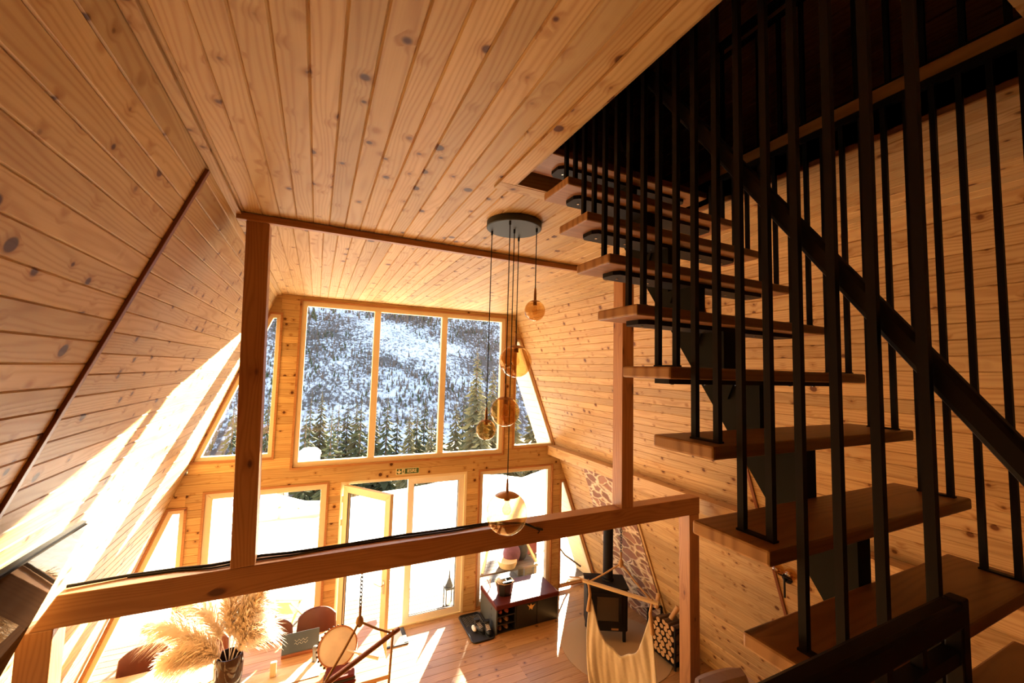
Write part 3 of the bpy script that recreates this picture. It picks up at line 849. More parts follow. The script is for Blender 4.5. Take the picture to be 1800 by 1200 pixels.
# folding canvas deck chairs
def deck_chair(label, x, y, rz):
    t = thing('deck_chair', label, 'deck chair', (0, 0, 0), 'canvas deck chairs on the deck')
    a = 0.22
    for s in (-a, a):
        b = MB(); b.beam((s, 0.30, 0.0), (s, -0.28, 0.52), 0.03, 0.025); b.build('leg', PALEW, t)
        b = MB(); b.beam((s * 0.86, -0.22, 0.0), (s * 0.86, 0.22, 0.30), 0.03, 0.025); b.build('leg', PALEW, t)
    b = MB(); b.beam((-a - .02, -0.28, 0.52), (a + .02, -0.28, 0.52), 0.035, 0.03); b.build('top_rail', PALEW, t)
    b = MB(); b.beam((-a, 0.22, 0.30), (a, 0.22, 0.30), 0.03, 0.03); b.build('front_rail', PALEW, t)
    b = MB(); N_ = 10; pts = []
    for k in range(N_ + 1):
        q = k / N_; y_ = -0.28 + 0.5 * q; z_ = 0.52 - 0.22 * q - 0.24 * math.sin(PI * q) * (0.6 + 0.4 * q)
        pts.append((y_, z_))
    for k in range(N_):
        (y0, z0), (y1, z1) = pts[k], pts[k + 1]
        b.quad([(-a + .03, y0, z0), (a - .03, y0, z0), (a - .03, y1, z1), (-a + .03, y1, z1)])
    c = b.build('canvas_seat', CANVAS, t); m = c.modifiers.new('thick', 'SOLIDIFY'); m.thickness = 0.006
    t.location = (x, y, -0.10); t.rotation_euler = (0, 0, rz)
    return t
deck_chair('canvas deck chair outside seen left of the pampas plumes', -1.80, 7.98, 0.25)
deck_chair('canvas deck chair outside seen right of the pampas plumes', -0.28, 7.92, -0.35)

# bench with gear outside the right lower window
t = thing('outdoor_bench', 'weathered wooden bench outside the window behind the shoe bench', 'bench', (3.6, 7.55, -0.1))
b = MB()
for k in range(4): b.box((2.86, 7.32 + 0.12 * k, 0.34), (4.2, 7.43 + 0.12 * k, 0.38))
b.build('seat', DECKW, t)
for xx in (2.90, 4.12):
    for yy in (7.34, 7.74):
        b = MB(); b.box((xx, yy, -0.1), (xx + 0.05, yy + 0.05, 0.34)); b.build('leg', DECKW, t)
b = MB(); b.beam((3.02, 7.36, 0.38), (3.35, 7.78, 0.86), 0.05, 0.04); b.build('armrest', PALEW, t)
b = MB(); b.beam((4.18, 7.36, 0.40), (3.98, 7.82, 0.95), 0.06, 0.03); b.build('armrest', PALEW, t)
b = MB(); b.ball((3.72, 7.55, 0.56), 0.20, 18, 12, sx=0.9, sy=0.75, sz=1.0)
tag(b.build('bundled_blanket', PURPLE, smooth=180), 'purple bundled blanket on the outdoor bench', 'blanket')
b = MB(); b.ball((3.95, 7.62, 0.56), 0.19, 14, 10, sx=0.8, sy=0.7, sz=1.05)
tag(b.build('bag', DARKB, smooth=180), 'dark bag on the outdoor bench beside the purple blanket', 'bag')
b = MB(); b.lathe([(0.16, 0.0), (0.19, 0.08), (0.19, 0.12)], 18, (3.58, 7.45, 0.385)); tag(b.build('basket', STRAW, smooth=40), 'round straw basket on the outdoor bench under the purple blanket', 'basket')
b = MB(); b.box((4.05, 7.9, 0.30), (4.5, 8.25, 0.95)); tag(b.build('crate', MAROON, bevel=0.02), 'maroon crate standing behind the outdoor bench', 'crate')
b = MB(); b.box((4.05, 7.9, -0.1), (4.5, 8.25, 0.295)); tag(b.build('stool', DECKW, bevel=0.01), 'grey wooden block under the maroon crate outside', 'block')
t = thing('lantern', 'small black and white lantern on the deck outside the closed door leaf', 'lantern', (2.40, 7.42, -0.1))
b = MB(); b.box((2.32, 7.34, -0.1), (2.48, 7.50, -0.06)); b.box((2.32, 7.34, 0.22), (2.48, 7.50, 0.26))
for dx in (0, 0.145):
    for dy in (0, 0.145): b.box((2.32 + dx, 7.34 + dy, -0.06), (2.335 + dx, 7.355 + dy, 0.22))
b.lathe([(0.075, 0.26), (0.05, 0.32), (0.02, 0.40), (0.005, 0.55)], 8, (2.40, 7.42, 0)); b.build('cage', BLACKM, t)
b = MB(); b.lathe([(0.035, -0.06), (0.035, 0.06)], 12, (2.40, 7.42, 0)); b.build('candle', PAPER, t, smooth=40)
t = thing('bare_branch', 'bare branch leaning outside the narrow window beside the stove', 'branch', (4.7, 7.6, 0))
b = MB(); b.tube([(4.55, 7.5, 1.1), (4.62, 7.5, 0.75), (4.95, 7.5, 0.35), (5.35, 7.5, 0.05)], [0.012, 0.016, 0.018, 0.02], 7); b.tube([(4.62, 7.5, 0.75), (4.50, 7.55, 0.60), (4.42, 7.6, 0.3)], [0.012, 0.01, 0.008], 6); b.build('twig', BARK, t, smooth=60)

# ---------------------------------------------------------------- staircase
random.seed(11)
TX0, TX1, DEP, TH, RISE, RUN = 1.004, 2.166, 0.2257, 0.0402, 0.2211, 0.1519
tt = lambda k: 5.342 - RISE * (k - 1)
tf = lambda k: 1.701 - RUN * (k - 1)
XBL, XBR = 1.066, 2.104
st = thing('staircase', 'steep open staircase of oak treads on a black steel stringer with black bars', 'staircase', (1.58, 0.1, 2.91))
for k in range(1, 13):
    x1 = TX1 if k > 1 else OX1 - 0.008
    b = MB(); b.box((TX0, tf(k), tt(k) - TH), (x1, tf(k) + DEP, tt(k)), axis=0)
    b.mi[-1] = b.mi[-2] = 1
    tr = b.build('tread', [OAK, ENDG_LIT], st, bevel=0.007)
    if k < 12:
        b = MB(); xa, xb_, ya, yb, c = TX0 + 0.095, x1 - 0.10, tf(k) + 0.075, tf(k) + 0.185, 0.022
        b.prism([(xa + c, ya), (xb_ - c, ya), (xb_, ya + c), (xb_, yb - c), (xb_ - c, yb), (xa + c, yb), (xa, yb - c), (xa, ya + c)], (0, 0, tt(k) - TH - 0.018), (1, 0, 0), (0, 1, 0), (0, 0, 1), 0.018)
        for q in range(6):
            xx = xa + 0.05 + (xb_ - xa - 0.1) * q / 5
            b.lathe([(0.006, -0.022), (0.006, -0.017)], 8, (xx, (ya + yb) / 2, tt(k) - TH), mi=1)
        br = b.build('tread_plate', [BLACK, STEEL], tr)
        br.parent = tr; br.matrix_parent_inverse = Matrix.Identity(4)
# saw-tooth stringer
poly = []
for k in range(1, 13):
    yr = tf(k) + 0.072
    zb_ = tt(k) - TH - 0.018
    zn = max(tt(k + 1) - TH - 0.018, 2.912)
    poly += [(yr, zb_), (yr, zn)]
lowz = lambda y: 3.889 + (y - 1.08) * RISE / RUN
ytop = 1.93
poly += [(0.42, 2.912)]
poly += [(ytop, min(lowz(ytop), 5.2)), (ytop, tt(1) - TH - 0.018)]
b = MB(); b.prism(poly, (1.548, 0, 0), (0, 1, 0), (0, 0, 1), (1, 0, 0), 0.075)
for k in range(2, 9):          # gusset webs under the treads
    y0_ = tf(k) + 0.075
    b.prism([(y0_ + 0.10, tt(k) - TH - 0.019), (y0_ + 0.125, tt(k) - TH - 0.019), (y0_ + 0.125, tt(k) - TH - 0.08)], (1.536, 0, 0), (0, 1, 0), (0, 0, 1), (1, 0, 0), 0.012)
b.build('stringer', GREENBLK, st)
BS = 0.0175
def bars(X, z_top_fn, side, ks):
    for k in ks:
        ys = (tf(k) + 0.035, tf(k) + 0.113)
        zt = z_top_fn(k)
        for y in ys:
            b = MB(); b.box((X - BS / 2, y - BS / 2, tt(k) + 0.004), (X + BS / 2, y + BS / 2, zt)); b.build('baluster', BLACK, st)
        b = MB(); b.box((X - BS / 2 - 0.002, ys[0] - 0.012, tt(k) - 0.001), (X + BS / 2 + 0.002, ys[1] + 0.012, tt(k) + 0.0055)); b.build('foot_bar', BLACK, st)
bars(XBL, lambda k: 6.25, -1, range(1, 11))
bars(XBR, lambda k: 5.365, 1, range(2, 12))
b = MB(); b.box((XBL - 0.02, OY0 + 0.005, 6.25), (XBL + 0.02, 1.95, 6.28)); b.build('top_rail', BLACK, st)
b = MB(); b.box((XBR - 0.012, OY0 + 0.005, 5.362), (XBR + 0.012, OY1 - 0.02, 5.394)); b.build('top_rail', BLACK, st)
# handrail on the inner side of the left bars
b = MB()
pa, pb_ = V3((XBL + 0.036, 0.02, 4.21 - 0.482)), V3((XBL + 0.036, 1.75, 4.21 - 0.482 + 1.73 * RISE / RUN))
b.beam(pa, pb_, 0.036, 0.046); hr = b.build('handrail', BLACK, st, bevel=0.010)
b = MB()
for k in (2, 5, 8):
    y = tf(k) + 0.035; z = pa.z + (y - pa.y) * RISE / RUN
    b.tube([(XBL, y, z - 0.02), (XBL + 0.03, y, z - 0.02)], 0.007, 8)
b.build('bracket', STEEL, st)

# loft railing above the opening
t = thing('loft_railing', 'black steel railing along the edge of the dark loft floor', 'railing', (OX1, 1.0, 5.47))
xr_ = OX1 + 0.02
b = MB(); b.box((xr_ - 0.012, OY0, 5.475), (xr_ + 0.012, 1.62, 5.49)); b.build('bottom_rail', BLACK, t)
b = MB(); b.box((xr_ - 0.022, OY0, 6.225), (xr_ + 0.022, 1.64, 6.26)); b.build('top_rail', BLACK, t, bevel=0.004)
b = MB(); b.box((xr_ - 0.012, OY0, 6.15), (xr_ + 0.012, 1.62, 6.17)); b.build('middle_rail', BLACK, t)
for k in range(11):
    y = 1.612 - 0.113 * k
    if y < OY0: break
    b = MB(); b.box((xr_ - 0.009, y - 0.009, 5.49), (xr_ + 0.009, y + 0.009, 6.15 if k else 6.23)); b.build('baluster', BLACK, t)

# gallery guard rail right in front of the viewer
t = thing('gallery_railing', 'black guard rail at the foot of the stairs, close to the viewer', 'railing', (0.5, 0.345, 2.91))
zr = 3.82
b = MB(); b.box((-1.35, 0.327, zr - 0.045), (1.068, 0.361, zr)); b.build('handrail', BLACK, t, bevel=0.008)
b = MB(); b.box((-1.35, 0.333, zr - 0.105), (1.06, 0.357, zr - 0.082)); b.build('sub_rail', BLACK, t)
b = MB(); b.box((1.050, 0.328, 2.91), (1.080, 0.354, zr + 0.004)); b.build('newel_post', BLACK, t, bevel=0.003)
b = MB(); b.box((-1.35, 0.333, 2.99), (1.05, 0.357, 3.01)); b.build('bottom_rail', BLACK, t)
for k in range(20):
    x = 0.93 - 0.115 * k
    b = MB(); b.box((x - 0.008, 0.337, 3.01), (x + 0.008, 0.353, zr - 0.045)); b.build('baluster', BLACK, t)

# ---------------------------------------------------------------- pendant cluster
t = thing('pendant_light', 'cluster pendant of five amber glass globes on black cords from a round canopy', 'pendant light', (1.215, 2.567, ZC))
b = MB(); b.lathe([(0.0, ZC - 0.003), (0.196, ZC - 0.003), (0.196, ZC - 0.042), (0.19, ZC - 0.047), (0.0, ZC - 0.047)], 48, (1.215, 2.567, 0)); b.build('canopy', CANOPY, t, smooth=35)
for (x, y, z, R) in ((1.344, 2.467, 4.628, 0.072), (1.323, 2.708, 4.277, 0.120), (1.12, 2.431, 3.942, 0.096), (1.093, 2.681, 3.790, 0.071), (1.218, 2.567, 3.243, 0.141)):
    b = MB(); b.tube([(x, y, ZC - 0.047), (x, y, z + R + 0.07)], 0.0036, 8); b.tube([(x, y, ZC - 0.047), (x, y, ZC - 0.075)], 0.008, 8)
    b.build('cord', CORD, t, smooth=40)
    b = MB(); b.ball((x, y, z), R, 40, 24); gl = b.build('globe', AMBER, t, smooth=180)
    def sub(o): o.parent = gl; o.matrix_parent_inverse = Matrix.Identity(4)
    gl.matrix_parent_inverse = Matrix.Translation(-V3(t.location))
    b = MB(); pr = [(R * 1.012 * math.sin(a), R * 1.012 * math.cos(a)) for a in [0.62 * q / 8 for q in range(8, -1, -1)]]
    b.lathe(pr, 28, (x, y, z)); b.lathe([(0.010, R), (0.009, R + 0.05), (0.006, R + 0.085), (0.0, R + 0.085)], 12, (x, y, z)); sub(b.build('cap', COPPER, None, smooth=50))
    b = MB(); s_ = min(1, R / 0.11); b.lathe([(0.02 * s_, R - 0.01), (0.021 * s_, R - 0.055 * s_), (0.0, R - 0.055 * s_)], 16, (x, y, z)); sub(b.build('socket', COPPER, None, smooth=40))
    b = MB(); bz = R - 0.055 * s_
    b.lathe([(0.013 * s_, bz), (0.014 * s_, bz - 0.02 * s_), (0.03 * s_, bz - 0.055 * s_), (0.031 * s_, bz - 0.07 * s_), (0.02 * s_, bz - 0.092 * s_), (0.0, bz - 0.098 * s_)], 18, (x, y, z)); sub(b.build('bulb', CLEAR, None, smooth=180))

# ---------------------------------------------------------------- cable along the beam, exit sign, mirror panel
def arc(p0, p1, n, fn): return [V3(p0).lerp(V3(p1), k / n) + V3(fn(k / n)) for k in range(n + 1)]
b = MB()
pth = [(-1.27, 3.40, 2.856), (-1.0, 3.435, 2.853), (-0.75, 3.43, 2.853), (-0.56, 3.40, 2.853), (-0.28, 3.44, 2.855), (-0.1, 3.42, 2.853), (0.25, 3.42, 2.853), (0.7, 3.44, 2.853), (1.1, 3.425, 2.853), (1.45, 3.43, 2.853), (1.62, 3.36, 2.854), (1.74, 3.305, 2.856), (1.86, 3.295, 2.80), (1.93, 3.300, 2.775)]
b.tube(pth, 0.010, 8)
pth2 = [(x, y - 0.03 + 0.02 * math.sin(5 * x), 2.850) for (x, y, z) in pth[1:-3]]
b.tube(pth2, 0.006, 6)
b.tube([(1.84, 3.296, 2.81), (1.90, 3.296, 2.77), (1.88, 3.296, 2.75)], 0.006, 6)
tag(b.build('cable', CORD, smooth=50), 'black cable lying along the top of the timber beam', 'cable')

t = thing('exit_sign', 'small green exit sign reading IESIRE above the double door', 'sign', (1.455, YI, 2.495))
sx0, sx1, sz0, sz1 = 1.268, 1.648, 2.445, 2.548
b = MB(); b.box((sx0, YI - 0.012, sz0), (sx1, YI + 0.002, sz1)); b.build('border', SIGNW, t, bevel=0.003)
b = MB(); b.box((sx0 + 0.01, YI - 0.016, sz0 + 0.01), (sx1 - 0.01, YI - 0.011, sz1 - 0.01)); b.build('board', SIGNG, t)
b = MB(); o_ = (0, YI - 0.0195, 0); E = ((1, 0, 0), (0, 0, 1), (0, 1, 0))
cx = sx0 + 0.048; cz = (sz0 + sz1) / 2 - 0.003
b.prism([(cx - 0.010, cz + 0.034), (cx - 0.010, cz + 0.004), (cx - 0.032, cz + 0.016), (cx - 0.032, cz - 0.004), (cx, cz - 0.034), (cx + 0.032, cz - 0.004), (cx + 0.032, cz + 0.016), (cx + 0.010, cz + 0.004), (cx + 0.010, cz + 0.034)], o_, *E, 0.003)
px = sx0 + 0.092
b.prism([(px, sz0 + 0.014), (px + 0.05, sz0 + 0.014), (px + 0.05, sz1 - 0.014), (px, sz1 - 0.014)], o_, *E, 0.003)
b.build('arrow', SIGNW, t)
b = MB(); o2 = (0, YI - 0.0225, 0)                      # the running figure on the pale square
b.lathe([(0.0065, 0), (0.0065, 0.003)], 12, (px + 0.030, YI - 0.0225, sz1 - 0.027), axis=(0, 1, 0))
def limb(p, q, w=0.008):
    d = V3((q[0] - p[0], q[1] - p[1])).normalized(); n = V3((-d.y, d.x)) * w / 2
    b.prism([(p[0] - n.x, p[1] - n.y), (q[0] - n.x, q[1] - n.y), (q[0] + n.x, q[1] + n.y), (p[0] + n.x, p[1] + n.y)], o2, *E, 0.003)
lx, lz = px + 0.026, sz0 + 0.045
limb((lx, lz + 0.02), (lx - 0.004, lz), 0.011); limb((lx - 0.004, lz), (lx + 0.012, lz - 0.010)); limb((lx + 0.012, lz - 0.010), (lx + 0.010, lz - 0.026))
limb((lx - 0.004, lz), (lx - 0.012, lz - 0.012)); limb((lx - 0.012, lz - 0.012), (lx - 0.022, lz - 0.014)); limb((lx, lz + 0.018), (lx + 0.018, lz + 0.008)); limb((lx, lz + 0.018), (lx - 0.016, lz + 0.012))
b.build('figure', SIGNG, t)
fc = bpy.data.curves.new('lettering', 'FONT'); fc.body = 'IESIRE'; fc.size = 0.075; fc.extrude = 0.0015; fc.align_x = 'CENTER'; fc.align_y = 'CENTER'; fc.offset = 0.0012
fo = bpy.data.objects.new('lettering', fc); COL.objects.link(fo); fc.materials.append(SIGNW)
me_ = bpy.data.meshes.new_from_object(fo); bpy.data.objects.remove(fo); me_.name = 'lettering'
if not me_.materials: me_.materials.append(SIGNW)
fo = bpy.data.objects.new('lettering', me_); COL.objects.link(fo)
fo.parent = t; fo.matrix_parent_inverse = Matrix.Translation(-V3(t.location))
fo.location = (px + 0.05 + (sx1 - px - 0.05) / 2 - 0.004, YI - 0.018, (sz0 + sz1) / 2); fo.rotation_euler = (PI / 2, 0, 0); fo.scale = (0.83, 1, 1)

# glossy panel hung on the left slope
t = thing('mirror_panel', 'dark glossy mirror panel hung in front of the sunlit left sloped wall', 'mirror', (-1.3, 2.7, 2.9))
P1, P2, P3, P4 = V3((-1.135, 3.21, 3.265)), V3((-1.42, 3.17, 2.50)), V3((-1.42, 2.20, 2.50)), V3((-1.125, 2.20, 3.31))
ey_ = (P1 - P2).normalized(); ex_ = (P3 - P2); ex_ = (ex_ - ey_ * ex_.dot(ey_)).normalized(); en = ex_.cross(ey_); en = en if en.x > 0 else -en
pl = [((q - P2).dot(ex_), (q - P2).dot(ey_)) for q in (P2, P3, P4, P1)]
b = MB(); b.prism(pl, P2 - en * 0.02, ex_, ey_, en, 0.02); b.build('mirror_face', MIRROR, t)
pb2 = inset(pl, -0.010)
b = MB(); b.prism(pb2, P2 - en * 0.035, ex_, ey_, en, 0.022); b.build('back_frame', BLACKM, t)
b = MB()
for q in (0.25, 0.75):
    m_ = P1.lerp(P4, q).lerp(P2.lerp(P3, q), 0.4); b.beam(m_ - en * 0.03, m_ - en * 0.17, 0.05, 0.05)
b.build('wall_bracket', BLACKM, t)

# ---------------------------------------------------------------- dining table and what is around it
random.seed(5)
TZ = 0.75
t = thing('dining_table', 'long wooden dining table below the lower windows', 'table', (-0.5, 5.5, 0))
b = MB()
for k in range(7):
    y0_ = 4.93 + k * 0.158; b.box((-1.98, y0_, TZ - 0.045), (0.93, y0_ + 0.1565, TZ), axis=0)
b.build('tabletop', TABLEW, t, bevel=0.003)
for xx in (-1.80, 0.72):
    for yy in (5.02, 5.86):
        b = MB(); b.box((xx, yy, 0), (xx + 0.09, yy + 0.09, TZ - 0.045)); b.build('leg', TABLEW, t, bevel=0.004)

def chair_obj():
    t = thing('dining_chair', '', 'chair', (0, 0, 0), 'brown chairs along the window side of the table')
    b = MB(); nu, nv = 14, 10                      # curved back shell, centre facing -y
    def P(i, j):
        u = -1 + 2 * i / nu; v = j / nv
        wv = 0.245 * (1 - 0.10 * v) 
        topc = 1 - 0.16 * abs(u) ** 3.2
        return V3((u * wv, 0.20 + 0.05 * v - 0.085 * u * u, 0.50 + 0.42 * v * topc))
    for i in range(nu):
        for j in range(nv):
            b.quad([P(i, j), P(i + 1, j), P(i + 1, j + 1), P(i, j + 1)])
    o = b.build('backrest', LEATHER, t, smooth=180)
    bm = bmesh.new(); bm.from_mesh(o.data); bmesh.ops.remove_doubles(bm, verts=bm.verts, dist=1e-5); bm.to_mesh(o.data); bm.free()
    md = o.modifiers.new('thick', 'SOLIDIFY'); md.thickness = 0.03; bv = o.modifiers.new('soft', 'BEVEL'); bv.width = 0.010; bv.segments = 3
    b = MB(); b.prism([(0.23 * math.copysign(abs(math.cos(a)) ** 0.5, math.cos(a)), 0.22 * math.copysign(abs(math.sin(a)) ** 0.5, math.sin(a))) for a in [2 * PI * q / 32 for q in range(32)]], (0, 0, 0.42), (1, 0, 0), (0, 1, 0), (0, 0, 1), 0.06)
    b.build('seat', LEATHER, t, bevel=0.015)
    for sx in (-1, 1):
        for sy in (-1, 1):
            b = MB(); b.tube([(sx * 0.15, sy * 0.15, 0.43), (sx * 0.21, sy * 0.20, 0)], [0.016, 0.010], 10); b.build('leg', BLACK, t, smooth=50)
    return t
ch0 = chair_obj()
for k, (x, y, rz, lb) in enumerate(((-1.57, 6.02, 0.10, 'brown leather chair at the end of the table nearest the left wall'), (-1.03, 6.02, -0.05, 'brown leather chair tucked behind the pampas plumes'),
                                  (-0.33, 5.98, 0.0, 'brown leather chair behind the grey slate card'), (0.17, 6.08, -0.12, 'brown leather chair nearest the open door leaf'))):
    c = ch0 if k == 0 else dup(ch0)
    c.location = (x, y, 0); c.rotation_euler = (0, 0, rz); c['label'] = lb

# vase and plumes
VX, VY = -0.682, 5.47
b = MB(); b.lathe([(0.0, 0.0), (0.105, 0.0), (0.125, 0.02), (0.135, 0.10), (0.138, 0.22), (0.128, 0.28), (0.118, 0.31), (0.112, 0.31), (0.12, 0.27), (0.128, 0.21), (0.125, 0.10), (0.112, 0.03), (0.0, 0.02)], 32, (VX, VY, TZ + 0.001))
tag(b.build('vase', pbr('smoked_vase', (0.05, 0.028, 0.02), 0.06), smooth=50), 'dark smoked glass vase holding pampas plumes on the dining table', 'vase')
def plume(tip, mat, seed, fluff=0.15, nb=520, start=0.32, droop=0.12):
    rnd = random.Random(seed); b = MB(); base = V3((VX + rnd.uniform(-.04, .04), VY + rnd.uniform(-.04, .04), TZ + 0.10)); tip = V3(tip)
    mid = V3((VX + (tip.x - VX) * 0.28, VY + (tip.y - VY) * 0.28, TZ + 0.32 + (tip.z - TZ - 0.32) * 0.72))
    def S(t): return base * (1 - t) ** 2 + mid * 2 * t * (1 - t) + tip * t * t
    b.tube([S(k / 10) for k in range(11)], [0.005 - 0.0035 * k / 10 for k in range(11)], 5)
    for k in range(nb):
        t = start + (1 - start) * (k + rnd.random()) / nb
        p = S(t); d = (S(min(1, t + 0.02)) - S(t - 0.02)).normalized()
        e = (t - start) / (1 - start); env = (math.sin(PI * min(1, e * 0.92 + 0.10)) ** 0.7)
        rad = V3((rnd.gauss(0, 1), rnd.gauss(0, 1), rnd.gauss(0, 1))); rad -= d * rad.dot(d); rad.normalize()
        L = fluff * (0.45 + 0.75 * rnd.random()) * (0.35 + env)
        m_ = p + rad * L * 0.40 + d * L * 0.42; q = p + rad * L * 0.72 + d * L * 0.85 + V3((0, 0, -droop * (0.4 + rnd.random()) * L / 0.15 * 0.55))
        sd = rad.cross(d).normalized() * rnd.uniform(0.004, 0.0085)
        b.quad([p - sd * 0.5, m_ - sd, m_ + sd, p + sd * 0.5]); b.quad([m_ - sd, q, m_ + sd])
    return b.build('pampas_plume', mat)
PL = [((-1.42, 5.48, 1.50), PAMPAS, 'cream pampas plume reaching farthest left over the table'), ((-1.22, 5.30, 1.22), PAMPAS, 'cream pampas plume drooping low to the left of the vase'),
      ((-1.10, 5.62, 1.64), PAMPAS, 'cream pampas plume rising behind the leftmost ones'), ((-0.74, 5.62, 1.66), PAMPAS, 'cream pampas plume upright in the middle of the vase'),
      ((-0.42, 5.52, 1.52), PAMPAS, 'broad cream pampas plume leaning right of the vase'), ((-0.22, 5.55, 1.83), PAMPAS2, 'slim brown pampas plume reaching highest toward the beam'),
      ((-1.06, 5.32, 1.30), PAMPAS, 'cream pampas plume hanging over the front of the vase'), ((-0.34, 5.40, 1.32), PAMPAS, 'cream pampas plume drooping low to the right of the vase'),
      ((-0.50, 5.68, 1.60), PAMPAS, 'cream pampas plume behind the broad right one')]
for k, (tip, mt, lb) in enumerate(PL):
    tag(plume(tip, mt, 31 + k, 0.11 if mt is PAMPAS2 else 0.21, 500 if mt is PAMPAS2 else 1000), lb, 'pampas grass', 'pampas plumes in the smoked vase')

def disc(name, c, R, h, mat, lb, cat, group=None, rot=None):
    b = MB(); b.lathe([(0.0, 0), (R * 0.97, 0), (R, h * 0.5), (R * 0.97, h), (R * 0.6, h * 0.9), (0.0, h)], 36, c); return tag(b.build(name, mat, smooth=40), lb, cat, group)
disc('placemat', (-1.42, 5.70, TZ + 0.001), 0.20, 0.010, STRAW, 'round straw placemat nearest the left wall', 'placemat', 'straw placemats on the table')
disc('placemat', (-0.98, 5.72, TZ + 0.001), 0.19, 0.010, STRAW, 'round straw placemat just left of the vase', 'placemat', 'straw placemats on the table')
disc('placemat', (0.30, 5.80, TZ + 0.001), 0.19, 0.010, STRAW, 'round straw placemat behind the drum and the slate card', 'placemat', 'straw placemats on the table')
b = MB(); nx_, ny_ = 40, 6
def RP(i, j):
    x = -1.5 + 1.72 * i / nx_; y = 5.22 + 0.28 * j / ny_
    return (x, y, TZ + 0.006 + 0.012 * abs(math.sin(7 * x + 2 * j)) * math.sin(PI * j / ny_))
for i in range(nx_):
    for j in range(ny_): b.quad([RP(i, j), RP(i + 1, j), RP(i + 1, j + 1), RP(i, j + 1)])
tag(b.build('table_runner', LINEN, smooth=180), 'rumpled linen runner along the dining table', 'table runner')
# slate card on its wooden foot
t = thing('slate_card', 'grey slate card standing on a wooden foot on the dining table', 'card', (0.02, 5.72, TZ))
b = MB(); b.box((-0.19, 5.66, TZ + 0.001), (0.20, 5.76, TZ + 0.03)); b.build('foot', REDW, t, bevel=0.004)
dv = V3((0, 0.42, 0.9)).normalized(); o_ = V3((-0.19, 5.69, TZ + 0.03))
b = MB(); b.prism([(0, 0), (0.40, 0), (0.40, 0.20), (0, 0.20)], o_, (1, 0, 0), dv, V3((1, 0, 0)).cross(dv), 0.008); b.build('slate', SLATE, t)
b = MB(); n_ = V3((1, 0, 0)).cross(dv)
f0 = o_ + n_ * 0.009 if n_.y < 0 else o_ - n_ * 0.002
for s in range(2):
    b.tube([f0 + V3((0.13 + 0.012 * q, 0, 0)) + dv * (0.085 + 0.03 * s + 0.012 * math.sin(q * 1.7 + s)) for q in range(13)], 0.0022, 5)
b.build('chalk_scribble', CHALK, t)
b = MB(); b.lathe([(0.0, 0), (0.032, 0), (0.03, 0.03), (0.024, 0.09), (0.028, 0.135), (0.03, 0.15), (0.022, 0.172), (0.0, 0.178)], 20, (0.165, 5.48, TZ + 0.002)); tag(b.build('pepper_mill', GREY, smooth=40), 'metal pepper mill in front of the slate card', 'pepper mill')
for (x, y, h, lb) in ((-0.25, 5.38, 0.15, 'small wooden block standing right of the vase on the runner'), (-0.93, 5.36, 0.13, 'small wooden block standing left of the vase on the runner')):
    b = MB(); b.box((x - 0.03, y - 0.02, TZ + 0.02), (x + 0.03, y + 0.02, TZ + 0.02 + h), axis=2); tag(b.build('wooden_block', PALEW, bevel=0.004), lb, 'block')
# drum leaning on a folded blanket
b = MB()
for q, (zz, mi) in enumerate(((0.0, 0), (0.045, 1), (0.085, 0))):
    b.prism([(-0.16 + 0.01 * q, -0.11), (0.16 - 0.01 * q, -0.11), (0.17 - 0.01 * q, 0), (0.16 - 0.01 * q, 0.11), (-0.16 + 0.01 * q, 0.11), (-0.17 + 0.01 * q, 0)], (0.42, 5.07, TZ + 0.002 + 0.7 * zz), (1, 0, 0), (0, 1, 0), (0, 0, 1), 0.028, mi)
tag(b.build('folded_blanket', [RED, DARKB], bevel=0.010), 'red and black folded blanket on the table corner under the drum', 'blanket')
t = thing('hand_drum', 'round wooden hand drum with pale skin leaning at the table end', 'drum', (0.40, 5.40, 0.80))
ax = V3((-0.10, -0.62, 0.78)).normalized(); dc = V3((0.40, 5.33, 0.945))
b = MB(); b.lathe([(0.20, -0.05), (0.215, -0.05), (0.215, 0.02), (0.20, 0.02), (0.20, -0.05)], 40, dc, axis=ax); b.build('hoop', REDW, t, smooth=40)
b = MB(); b.lathe([(0.202, 0.012), (0.0, 0.014)], 40, dc, axis=ax); b.build('drum_skin', SKIN, t)
e1 = ax.orthogonal().normalized(); e2 = ax.cross(e1)
b = MB()
for q in range(14):
    a = 2 * PI * q / 28 + 0.4; p = dc + (e1 * math.cos(a) + e2 * math.sin(a)) * 0.222
    b.ball(p, 0.013, 8, 6)
b.build('bead', DARKB, t, smooth=180)
b = MB(); b.tube([(0.62, 5.18, 0.905), (0.82, 5.06, 0.875)], [0.018, 0.022], 12); b.tube([(0.50, 5.25, 0.93), (0.62, 5.18, 0.905)], 0.010, 8)
tag(b.build('drumstick', PAPER, smooth=40), 'white padded drumstick lying across the hand drum', 'drumstick')
t = thing('doormat', 'small pale doormat with dark edge beside the open door leaf', 'doormat', (1.25, 6.75, 0))
b = MB(); b.box((1.02, 6.55, 0.001), (1.48, 6.93, 0.012)); b.build('mat', pbr('mat_pile', (0.62, 0.55, 0.50), 0.95, noise=0.3, nscale=25), t, bevel=0.003)
b = MB(); b.box((1.44, 6.54, 0.0005), (1.50, 6.94, 0.016)); b.box((1.0, 6.53, 0.0005), (1.50, 6.56, 0.016)); b.build('edge', MATB, t)

